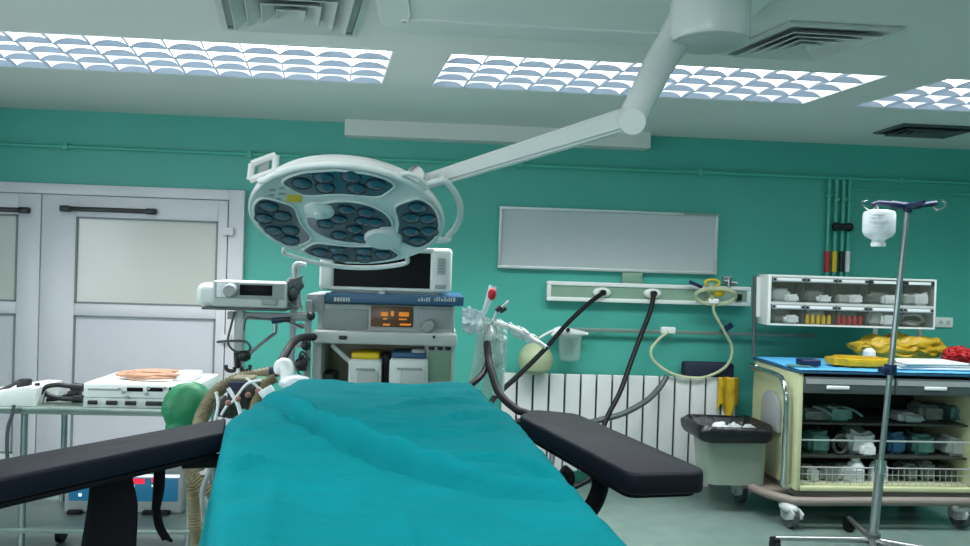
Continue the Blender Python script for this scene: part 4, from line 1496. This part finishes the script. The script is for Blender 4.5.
for k, (a, b_) in enumerate(((XC0 + .037, xm - .003), (xm + .003, XC1 - .037))):
    dw = MB().box(a, b_, YC - .004, YC + .4, zd0, zd1, .005).build('drawer', 'grey' if 0 else 'dgrey', T)
    pc = at((837.5, 935)[k], (387.5, 388.5)[k], Y=YC)
    MB().box(pc.x - .075, pc.x + .075, YC - .012, YC - .003, pc.z - .012, pc.z + .012, .005).build('handle', 'paper', dw)
    MB().box(a + .01, b_ - .01, YC - .007, YC - .003, zd0 + .06, zd1 - .012).build('face_strip', 'lgrey' if 0 else 'grey', dw)
zsh1 = at(850, 426, Y=YC).z
zsh2 = at(850, 460, Y=YC).z
for z in (zsh1, zsh2):
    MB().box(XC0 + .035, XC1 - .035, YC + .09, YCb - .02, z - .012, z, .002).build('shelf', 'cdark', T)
# clear tray fronts and a wire basket
zr_ = at(850, 433.5, Y=YC).z
MB().box(XC0 + .036, XC1 - .036, YC + .04, YC + .052, zsh2 + .11, zsh2 + .118).build('tray_bar', 'alu', T)
wb = MB()
zbk0, zbk1 = ZB + .035, at(850, 469, Y=YC).z
for z in (zbk1, (zbk0 * .4 + zbk1 * .6), (zbk0 * .8 + zbk1 * .2)):
    wb.tube([V((XC0 + .045, YC + .03, z)), V((XC1 - .045, YC + .03, z))], .0025 if z < zbk1 else .005, 6)
k = XC0 + .06
while k < XC1 - .05:
    wb.tube([V((k, YC + .03, zbk0)), V((k, YC + .03, zbk1))], .002, 6)
    k += .04
wb.build('wire_basket', 'grey', T)
# push handle on the left side
hs = at(800, 400, Y=YC).x
xh = XC0 - .05
hp = [V((XC0, YCb - .06, .945)), V((xh, YCb - .08, .945)), V((xh, YC + .22, .945)), V((xh, YC + .12, .925)), V((xh, YC + .06, .84)), V((xh, YC + .05, .7)), V((xh, YC + .05, .4)), V((xh, YC + .05, .26)), V((XC0, YC + .06, .25))]
MB().tube(cat(hp, 7), .019, 12).build('push_handle', 'chrome', T)
MB().box(XC0 - .02, XC0, YC + .11, YC + .15, .26, .82, .005).build('side_rail', 'alu', T)
# rounded grey side bracket
c = V((XC0 - .001, YC + .34, .70))
P_ = [V((0, .13 * math.cos(a * PI / 12), .12 * max(math.sin(a * PI / 12), 0))) + c for a in range(13)]
P_ += [c + V((0, -.13, -.14)), c + V((0, .13, -.14))]
MB().prism(P_, (-.03, 0, 0), .006).build('bin_bracket', 'grey', T)
# base frame with casters
bf = MB()
bl = at(731, 489, Y=YC + .55).x
path = [V((bl + .02, YCb - .05, .19)), V((bl, YC + .42, .19)), V((bl + .03, YC + .18, .185)), V((bl + .14, YC + .02, .18)), V((XC0 + .05, YC - .03, .18)), V((XC0 + .5, YC - .03, .185)), V((XC1, YC - .03, .19))]
bf.tube(cat(path, 7), .028, 12)
bf.box(bl + .03, XC0 + .06, YC + .16, YCb - .06, .17, .195, .004)
bf.box(XC0 + .02, XC1 - .02, YC + .05, YCb - .03, .19, .232, .004)
bf.build('base_frame', 'bframe', T)
c0 = at(790, 513, Y=YC + .02)
for (x, y) in ((c0.x, YC + .02), (XC1 - .1, YC + .05), (bl + .05, YCb - .16), (XC1 - .1, YCb - .1)):
    w_ = MB().cyl((x - .022, y, .085), (x + .022, y, .085), .085, seg=32)
    fk = MB()
    fk.prism([V((x - .034, y - .10, .08)), V((x - .034, y - .12, .12)), V((x - .034, y + .02, .16)), V((x - .034, y + .07, .13)), V((x - .034, y + .06, .05)), V((x - .034, y - .02, .05))], (.01, 0, 0), .003)
    fk.prism([V((x + .024, y - .10, .08)), V((x + .024, y - .12, .12)), V((x + .024, y + .02, .16)), V((x + .024, y + .07, .13)), V((x + .024, y + .06, .05)), V((x + .024, y - .02, .05))], (.01, 0, 0), .003)
    fk.cyl((x, y, .13), (x, y, .172), .03)
    fk.ball((x - .01, y - .0, .13), (.055, .085, .04))
    ca = fk.build('caster', 'lgrey', T)
    w_.build('wheel', 'dgrey', ca)
    MB().cyl((x - .036, y, .075), (x + .036, y, .075), .03).build('hub', 'grey', ca)

# things inside the cart
rnd = random.Random(11)


def soft(name, x, y, z, sx, sy, sz, m, label, c='packet', group=None, nz=.25):
    b = MB()
    r = bmesh.ops.create_cube(b.bm, size=2)
    bmesh.ops.bevel(b.bm, geom=b.bm.edges[:], offset=.35, segments=3, affect='EDGES')
    bmesh.ops.subdivide_edges(b.bm, edges=b.bm.edges[:], cuts=1, use_grid_fill=True)
    off = rnd.random() * 20
    zm = min(v.co.z for v in b.bm.verts)
    for v in b.bm.verts:
        n_ = 1 + nz * noise.noise(v.co * 1.3 + V((off, 0, 0)))
        top = 1 if v.co.z > zm + .1 else 0
        v.co = V((x + v.co.x * sx * n_, y + v.co.y * sy * n_, z + (v.co.z - zm) * sz * (n_ if top else 1)))
    b._fin()
    return tag(b.build(name, m, sharp=60), label, c, group)


yi = YC + .22
GI = 'supplies in the cart'
# top shelf
soft('tubing_pack', XC0 + .19, yi, zsh1, .11, .1, .04, 'gpack', 'grey film pack at the left of the cart top shelf', group=GI)
soft('tubing_pack', XC0 + .34, yi - .02, zsh1, .09, .1, .05, 'teal', 'greenish tubing pack beside the drip pole on the cart top shelf', group=GI)
for k in range(3):
    x = XC0 + .16 + k * .1
    tag(MB().tube(cat([V((x, yi - .1, zsh1 + .10)), V((x + .06, yi - .12, zsh1 + .085)), V((x + .13, yi - .11, zsh1 + .045))], 6), .008, 8).build('suction_tube', 'teal' if k == 2 else 'gpack'),
        ('leftmost thin tube lying on the packs of the cart top shelf', 'middle thin tube lying on the packs of the cart top shelf', 'green thin tube lying on the packs of the cart top shelf')[k], 'tube', GI)
soft('dressing_pack', at(905, 412, Y=yi).x, yi, zsh1, .09, .1, .03, 'wpack', 'flat pale dressing pack right of the drip pole on the cart top shelf', group=GI)
soft('dressing_pack', at(930, 405, Y=yi).x, yi + .05, zsh1, .09, .1, .055, 'gpack', 'grey dressing pack at the right of the cart top shelf', group=GI)
soft('dressing_pack', at(958, 405, Y=yi).x, yi + .05, zsh1, .06, .1, .055, 'teal', 'greenish dressing pack at the right edge of the cart top shelf', group=GI)
# middle shelf
zz = zsh2
soft('fluid_bag', at(815, 440, Y=yi).x, yi, zz, .075, .08, .07, 'teal', 'pale green fluid bag at the left of the cart middle shelf', group=GI)
soft('fluid_bag', at(855, 445, Y=yi).x, yi, zz, .095, .09, .075, 'wpack', 'white fluid bag left of the drip pole on the cart middle shelf', group=GI)
soft('fluid_bag', at(867, 455, Y=yi - .1).x, yi - .08, zz, .05, .05, .04, 'paper', 'small white round pack in front on the cart middle shelf', group=GI)
soft('fluid_bag', at(892, 443, Y=yi).x, yi, zz, .06, .08, .07, 'blue', 'blue pack right behind the drip pole on the cart middle shelf', group=GI)
soft('fluid_bag', at(918, 443, Y=yi).x, yi, zz, .075, .08, .068, 'teal', 'pale green fluid bag right of the blue pack on the cart middle shelf', group=GI)
soft('fluid_bag', at(950, 446, Y=yi).x, yi - .02, zz, .075, .08, .06, 'wpack', 'white pack at the right of the cart middle shelf', group=GI)
c = at(837, 437, Y=yi - .05)
tag(MB().tube([V((c.x + .045 * math.cos(a * PI / 10), yi - .09, zz + .07 + .06 * math.sin(a * PI / 10))) for a in range(20)], .012, 8, True).build('coiled_tube', 'cdark'), 'dark green coiled tube between the bags of the cart middle shelf', 'tube')
# bottom basket
zz = ZB + .031
for k, (px, w, h_, m, lab) in enumerate(((805, .04, .045, 'wpack', 'white carton at the left end of the wire basket'), (822, .06, .05, 'gpack', 'grey carton second from the left in the wire basket'), (838, .05, .052, 'wpack', 'white carton third from the left in the wire basket'))):
    x = at(px, 478, Y=yi).x
    soft('carton', x, yi - .05, zz, w, .08, h_, m, lab, 'carton', GI, .08)
for k, px in enumerate((848, 871)):
    x = at(px, 478, Y=yi).x
    t = thing('saline_bottle', ('white bottle with raised cap left of the other in the wire basket', 'white bottle with raised cap nearest the drip pole in the wire basket')[k], 'bottle', (x, yi - .08, zz), GI)
    MB().lathe([(0, 0), (.052, 0), (.056, .006), (.056, .10), (.04, .125), (.022, .135), (0, .135)], (x, yi - .08, zz), (0, 0, 1), 24).build('bottle', 'paper', t)
    MB().lathe([(.028, .135), (.028, .165), (.024, .17), (0, .17)], (x, yi - .08, zz), (0, 0, 1), 20).build('cap', 'white', t)
    lbm = MB()
    for q in range(4):
        lbm.box(x - .03, x + .03 - .01 * (q % 2), yi - .08 - .0575, yi - .08 - .055 + .004, zz + .03 + q * .015, zz + .036 + q * .015)
    lbm.build('label', 'grey', t)
for k, px in enumerate((905, 922, 938)):
    soft('carton', at(px, 475, Y=yi).x, yi, zz, .05, .08, .055 + .01 * (k % 2), ('brown', 'gpack', 'cdark')[k] if k else 'gpack', ('grey carton just right of the drip pole in the wire basket', 'grey carton in the right half of the wire basket', 'dark carton near the right end of the wire basket')[k], 'carton', GI, .08)

# on top of the cart
zt_ = ZC + .018


def sheet_fn(u, v):
    x = XC0 - .002 + (XC1 - XC0) * u
    y = YC - .012 + (YCb - YC + .014) * v
    return V((x, y, zt_ + .0075 + .004 * noise.noise(V((x * 7, y * 7, 0)))))


tag(MB().grid(sheet_fn, 40, 24).build('cover_sheet', 'bsheet', solid=.004), 'light blue cover sheet lying on the cart top', 'sheet')
zt_ += .012
p = at(809, 361, Z=zt_ + .03)
tag(MB().box(p.x - .07, p.x + .06, p.y - .05, p.y + .05, zt_, zt_ + .045, .012, 3).build('tape_box', 'navy'), 'navy blue box on the left of the cart top', 'box')
p = at(797, 366, Z=zt_)
tag(MB().box(p.x - .06, p.x + .08, p.y - .05, p.y + .04, zt_, zt_ + .006, .002).build('wipe_packet', 'teal'), 'flat teal packet in front of the navy box on the cart', 'packet')
p0, p1 = at(828, 362, Z=zt_ + .02), at(880, 362, Z=zt_ + .02)
soft('folded_cloth', (p0.x + p1.x) / 2, p0.y - .02, zt_, (p1.x - p0.x) / 2, .10, .032, 'ycloth', 'folded yellow cloth left of the drip pole on the cart top', 'cloth', None, .1)
p = at(865, 366, Z=zt_)
tag(MB().obox(p + V((0, -.02, .01)), (.08, 0, .0), (0, .04, 0), (0, 0, .006), .002).build('paper_strip', 'paper'), 'white paper strip in front of the folded yellow cloth', 'paper')
p0, p1 = at(884, 364, Z=zt_ + .02), at(952, 364, Z=zt_ + .02)
for k in range(3):
    tag(MB().obox(((p0.x + p1.x) / 2 + .01 * k, p0.y + .02, zt_ + .008 + .016 * k), ((p1.x - p0.x) / 2 - .02 * k, .01 * k, 0), (-.01, .13, 0), (0, 0, .0065), .003).build('document_folder', ('paper', 'board', 'paper')[k]),
        ('bottom white folder of the stack on the cart top', 'middle grey folder of the stack on the cart top', 'topmost white folder of the stack on the cart top')[k], 'folder', 'folder stack on the cart')
p = at(884, 358, Z=zt_ + .05)
tag(MB().lathe([(.04, 0), (.045, .01), (.04, .08), (.02, .1), (0, .1)], (p.x - .02, p.y + .14, zt_), (0, 0, 1), 20).build('wipe_tub', 'paper'), 'white tub behind the drip pole on the cart top', 'tub')
# yellow and red waste bags at the back
yb_ = YCb - .10
q = rect(852, 337, 946, 357, yb_)


def bagmass(name, x0, x1, z0, z1, y, m, label):
    b = MB()
    n_ = max(2, int((x1 - x0) / .14))
    b.ball(((x0 + x1) / 2, y, (z0 + z1) / 2), ((x1 - x0) / 2, .09, (z1 - z0) / 2), nz=.3, seg=64, nscale=9)
    for v in b.bm.verts:
        u_ = (v.co.x - (x0 + x1) / 2) / ((x1 - x0) / 2)
        v.co.z += (1 - abs(u_)) * 0 + .25 * (z1 - z0) * noise.noise(V((v.co.x * 9, v.co.y * 12, 4)))
    zlow = z0
    for v in b.bm.verts:
        v.co.z = max(v.co.z, zlow)
        v.co.z += .01 * noise.noise(v.co * 18)
        v.co.z = max(v.co.z, zlow)
    return tag(b.build(name, m, sharp=70), label, 'bag')


bagmass('waste_bag', q[0], q[1], zt_, q[3] + .01, yb_, 'ycloth', 'crumpled yellow waste bag behind the folders on the cart top')
yr_ = YC + .36
q = rect(945, 347, 972, 358, yr_)
q = (q[0], max(q[0] + .2, min(q[1], XC1 + .03)), q[2], q[3])
bagmass('waste_bag', q[0], q[1], zt_, q[3] + .005, yr_, 'rcloth', 'red waste bag at the right edge of the cart top')

# drawer cabinet on posts at the back of the cart
YD = YCb - .20
x0, x1, z0, z1 = rect(769.5, 277, 936, 327.5, YD)
T = thing('bin_cabinet', 'wall cabinet of ten clear tilt-out drawers on posts above the cart', 'drawer cabinet', ((x0 + x1) / 2, YD + .08, zt_))
dD = .17
xs0 = at(752.5, 300, Y=YD + dD).x
fr = MB()
fr.box(x0 - .012, x0 + .012, YD, YD + dD, z0, z1, .004)
fr.box(x1 - .014, x1 + .002, YD, YD + dD, z0, z1, .004)
fr.box(x0 + .012, x1 - .014, YD, YD + dD, z1 - .014, z1, .003)
fr.box(x0 + .012, x1 - .014, YD, YD + dD, z0, z0 + .014, .003)
zmid = at(852, 305, Y=YD).z
fr.box(x0 + .012, x1 - .014, YD + .004, YD + dD, zmid - .008, zmid + .008, .002)
fr.build('frame', 'white', T)
MB().box(x0 + .012, x1 - .014, YD + dD - .012, YD + dD - .002, z0 + .014, z1 - .014).build('back_panel', 'cavity', T)
for px in (875, 919):
    xx = at(px, 340, Y=YD + .12).x
    MB().cyl((xx, YD + .12, zt_), (xx, YD + .12, z0), .016, seg=14).build('post', 'white', T)
xx = at(748.5, 330, Y=YD + dD).x
MB().cyl((xx + .03, YD + dD - .03, zt_), (xx + .02, YD + dD - .03, at(752, 276, Y=YD + dD).z), .014, seg=12).build('post', 'dgrey', T)
MB().box(xx + .02, x0 - .010, YD + dD - .04, YD + dD - .02, z0 + .05, z1 - .02).build('side_plate', 'white', T)
rows = ((zmid + .008, z1 - .014), (z0 + .014, zmid - .008))
edges = [771.5, 805, 836.5, 868, 903, 934.5]
bins = []
for r_i, (za, zb2) in enumerate(rows):
    for k in range(5):
        xa, xb2 = at(edges[k], 300, Y=YD).x + .004, at(edges[k + 1], 300, Y=YD).x - .004
        if k == 4:
            xb2 = x1 - .018
        d_ = MB()
        zlip = zb2 - .035
        d_.box(xa, xb2, YD - .004, YD, za + .001, zlip)
        d_.box(xa, xa + .003, YD, YD + dD - .02, za + .001, zlip).box(xb2 - .003, xb2, YD, YD + dD - .02, za + .001, zlip)
        d_.box(xa, xb2, YD, YD + dD - .02, za, za + .002)
        dd = d_.build('drawer', 'clearf', T)
        MB().box(xa, xb2, YD - .006, YD + .004, zlip, zb2 - .001, .002).build('front_edge', 'grey' if not (r_i == 0 and k > 2) else 'dgrey', dd)
        MB().box(xa + .03, xb2 - .03, YD - .009, YD - .005, zlip + .008, zb2 - .008, .001).build('name_strip', 'paper', dd)
        kn_ = MB()
        for xk in (xa + .012, xb2 - .012):
            kn_.box(xk - .008, xk + .008, YD - .009, YD - .005, zlip + .01, zb2 - .01)
        kn_.build('latch', 'black', dd)
        bins.append((xa, xb2, za + .0025, zlip, r_i, k))
ORD = ('first', 'second', 'third', 'fourth', 'fifth')
for xa, xb2, za, zlip, r_i, k in bins:
    rw = 'upper' if r_i == 0 else 'lower'
    g = 'supplies in the drawer cabinet'
    w = (xb2 - xa)
    yy = YD + .07
    if r_i == 1 and k in (1, 2):
        for q in range(5):
            x = xa + w * (.14 + .18 * q)
            tag(MB().cyl((x, YD + .03, za + .001), (x, YD + .03, za + .055), .014, seg=12).cyl((x, YD + .03, za + .055), (x, YD + .03, za + .065), .009, seg=10).build('ampoule_vial', 'yellow' if k == 1 else 'red'),
                '%s capped vial, %s from the left in the lower row drawer' % (('yellow', 'red')[k - 1], ORD[q]), 'vial', g)
        soft('gauze_packet', xa + w * .5, yy + .02, za, w * .3, .03, .055, 'wpack' if k == 1 else 'teal', 'packet behind the %s vials in the lower drawer row' % (('yellow', 'red')[k - 1]), group=g)
    elif r_i == 1 and k == 4:
        c = V(((xa + xb2) / 2, yy, za + .05))
        tag(MB().tube([c + V((.085 * math.cos(a * PI / 12), .012 * math.sin(a), .035 * math.sin(a * PI / 12))) for a in range(24)], .011, 8, True).build('tube_coil', 'wpack'), 'white coiled tube in the last drawer of the lower row', 'tube', g)
        soft('gauze_packet', xa + w * .5, yy + .02, za, w * .3, .03, .02, 'beige', 'beige packet under the coiled tube in the last lower drawer', group=g)
    else:
        for q in range(2):
            lab = '%s packet in the %s drawer of the %s row' % (('large pale', 'small white')[q], ORD[k], rw)
            soft('gauze_packet', xa + w * (.36 + .3 * q), yy - .03 * q, za, w * (.3 - .08 * q), .035, .03 + .02 * rnd.random() - .008 * q, (('wpack', 'gpack')[(k + r_i) % 2], 'paper')[q], lab, group=g)

# waste bin with black bag
ybn0, ybn1 = YC + .21, YC + .56
q = rect(688, 418, 772, 444, ybn0)
bx0, bx1 = at(708, 465, Y=ybn0).x, XC0 - .08
zb0_ = .198
zbt = at(735, 431, Y=ybn0).z
T = thing('waste_bin', 'milky waste bin with black liner bag beside the cart', 'bin', ((bx0 + bx1) / 2, (ybn0 + ybn1) / 2, zb0_))
bb = MB()


def rr(x0, x1, y0, y1, z, r=.05):
    return rounded([V((x0, y0, z)), V((x1, y0, z)), V((x1, y1, z)), V((x0, y1, z))], r, 5)


def loft(b, loops, cap0=True):
    rings = [[b.bm.verts.new(p) for p in L] for L in loops]
    for A, B in zip(rings, rings[1:]):
        for k in range(len(A)):
            b.bm.faces.new((A[k], A[(k + 1) % len(A)], B[(k + 1) % len(A)], B[k]))
    if cap0:
        b.bm.faces.new(rings[0][::-1])
    b._fin()
    return b


e = .0
loft(bb, [rr(bx0 + .03, bx1, ybn0 + .03, ybn1 - .03, zb0_), rr(bx0, bx1 + .0, ybn0, ybn1, zbt - .02), rr(bx0 + .006, bx1 - .006, ybn0 + .006, ybn1 - .006, zbt - .02), rr(bx0 + .036, bx1 - .006, ybn0 + .036, ybn1 - .036, zb0_ + .006)])
bb.build('body', 'milkyb', T)
lo_ = []
for k, (dz, out_) in enumerate(((-.085, .015), (-.05, .03), (-.02, .035), (.0, .03), (.012, .018), (.004, .0), (-.04, -.03), (-.09, -.05))):
    L = rr(bx0 - .05 - out_, bx1 + min(out_, .02), ybn0 - .03 - out_, ybn1 + out_, zbt + .02 + dz, .07)
    o2 = []
    for i, p in enumerate(L):
        nn = noise.noise(p * 9 + V((0, 0, k)))
        o2.append(p + V((0, 0, .022 * nn)) + V((0, .012 * noise.noise(p * 14), 0)))
    lo_.append(o2)
lb_ = MB()
loft(lb_, lo_, False)
lb_.bm.faces.new([lb_.bm.verts[i] for i in range(-len(lo_[-1]), 0)]) if False else None
lb_.bm.verts.ensure_lookup_table()
n_l = len(lo_[-1])
vs = [lb_.bm.verts[len(lb_.bm.verts) - n_l + i] for i in range(n_l)]
lb_.bm.faces.new(vs)
lb_._fin()
lb_.build('liner_bag', 'bagfilm', T, 'black liner bag folded over the rim', sharp=70)
for k in range(3):
    c = V((bx1 - .1 - .09 * k, ybn0 + .1 + .03 * k, zbt - .03 + .02))
    tag(MB().ball(c, (.05, .035, .035), nz=.5, seg=14).build('crumpled_wrapper', 'wpack' if k == 0 else ('milky' if k == 1 else 'paper')),
        ('large white crumpled wrapper in the black bin bag', 'clear crumpled wrapper in the middle of the black bin bag', 'small crumpled paper at the left of the black bin bag')[k], 'wrapper', 'rubbish in the bin')
# ------------------------------------------------------------------ drip stand
YI = 4.22
pb0, pt0 = at(872.5, 541, Y=YI), at(907.5, 208, Y=YI)
T = thing('drip_stand', 'steel drip stand with blue hook bar standing in front of the cart', 'drip stand', (pb0.x, YI, 0))
pm = pb0.lerp(pt0, .22)
pc_ = pb0.lerp(pt0, .51)
MB().tube([V((pb0.x, YI, .06)), pm], .026, 18).build('lower_pole', 'steel', T)
MB().tube([pm, pt0], .0165, 16).build('upper_pole', 'steel', T)
MB().tube([pm - (pt0 - pb0).normalized() * .03, pm + (pt0 - pb0).normalized() * .05], .031, 18).build('collar', 'chrome', T)
cl_ = MB().tube([pc_ - V((0, 0, .02)), pc_ + V((0, 0, .04))], .034, 16)
cl_.box(pc_.x - .06, pc_.x - .02, YI - .03, YI + .03, pc_.z - .01, pc_.z + .025, .006)
cl_.build('clamp', 'navy', T)
xa, xb2 = at(872, 205, Y=YI), at(938, 204, Y=YI)
tb_ = MB()
tb_.tube(cat([at(871, 205, Y=YI), at(878, 203, Y=YI), at(892, 204, Y=YI), at(908, 206, Y=YI), at(922, 205, Y=YI), at(936, 203, Y=YI)], 6), [.013] * 6 + [.016] * 6 + [.022] * 12 + [.016] * 7, 12)
tb_.tube([at(908, 213, Y=YI), at(908, 204, Y=YI)], [.02, .034], 14)
for s_ in (-1, 1):
    tb_.tube([V((pt0.x, YI, pt0.z + .01)), V((pt0.x + .02 * s_, YI + s_ * .1, pt0.z + .012)), V((pt0.x + .03 * s_, YI + .19 * s_, pt0.z + .02))], [.02, .015, .012], 10)
tb_.build('hook_bar', 'navy', T, 'blue plastic hook bar')
for cx_, s_ in ((870, -1), (938, 1)):
    c = at(cx_, 205.5, Y=YI)
    MB().tube(cat([c + V((.03 * s_ * -1, 0, -.01)), c + V((0, 0, -.025)), c + V((.035 * s_, 0, -.012)), c + V((.045 * s_, 0, .02)), c + V((.02 * s_, 0, .032))], 6), .006, 8).build('hook', 'chrome', T)
for k in range(5):
    a = math.radians((183, 82, 322, 285, 240)[k])
    e_ = V((pb0.x + .60 * math.cos(a), YI + .46 * math.sin(a), .085)) if k == 0 else V((pb0.x + .34 * math.cos(a), YI + .34 * math.sin(a), .085))
    lg_ = MB().tube([V((pb0.x, YI, .07)), e_], [.02, .014], 10).build('foot', 'steel', T)
    cc = MB().cyl(e_ + V((-.018, 0, -.045)), e_ + V((.018, 0, -.045)), .04, seg=24)
    cc.box(e_.x - .024, e_.x + .024, e_.y - .03, e_.y + .03, e_.z - .04, e_.z + .002, .01)
    cc.build('caster', 'rubber', lg_)
MB().cyl(V((pb0.x, YI, .05)), V((pb0.x, YI, .11)), .042).build('hub', 'dgrey', T)
c = at(879.5, 209, Y=YI)
T = thing('infusion_bottle', 'milky infusion bottle hanging upside down on the drip stand', 'bottle', (c.x, c.y, c.z - .21))
px_m = YI / 750
body = [(0, 0), (.05, -.001), (.082, -.012), (.088, -.03), (.088, -.13), (.075, -.155), (.045, -.172), (.036, -.178), (.036, -.195)]
MB().lathe([(.036, -.192)] + body[::-1][1:], c + V((0, 0, -.004)), (0, 0, 1), 32).build('bottle', 'milky', T)
MB().lathe([(0, -.215), (.038, -.215), (.04, -.21), (.04, -.192), (0, -.192)], c + V((0, 0, -.004)), (0, 0, 1), 24).build('cap', 'paper', T)
lm = MB()
for k, (zz, a0, a1) in enumerate(((-.045, -115, -75), (-.062, -120, -85), (-.085, -125, -60), (-.095, -115, -70), (-.118, -112, -78))):
    for q in range(8):
        u0, u1 = math.radians(a0 - 28 + (a1 - a0) * q / 8), math.radians(a0 - 28 + (a1 - a0) * (q + .75) / 8)
        P_ = [c + V((.0895 * math.cos(u), .0895 * math.sin(u), zz + dz)) for u, dz in ((u0, 0), (u1, 0), (u1, .007), (u0, .007))]
        lm.prism(P_, V((math.cos(u0), math.sin(u0), 0)) * .0008)
lm.build('print', 'grey', T, 'grey printed lines')
MB().tube(cat([c + V((-.012, 0, -.003)), c + V((-.012, 0, .012)), c + V((-.028, 0, .022)), at(871, 205, Y=YI) + V((0, 0, .0))], 5), .005, 8).build('hanger', 'milky', T)

# ------------------------------------------------------------------ light and output
w = bpy.data.worlds.new('world')
scn.world = w
w.use_nodes = True
w.node_tree.nodes['Background'].inputs['Color'].default_value = (.5, .6, .6, 1)
w.node_tree.nodes['Background'].inputs['Strength'].default_value = 0.02
scn.view_settings.view_transform = 'Standard'
scn.view_settings.look = 'None'
scn.view_settings.gamma = 1
scn.view_settings.exposure = 0.0
scn.view_settings.use_curve_mapping = False
scn.cycles.max_bounces = 8
scn.cycles.transparent_max_bounces = 16
scn.cycles.use_denoising = True
scn.cycles.sample_clamp_indirect = 4
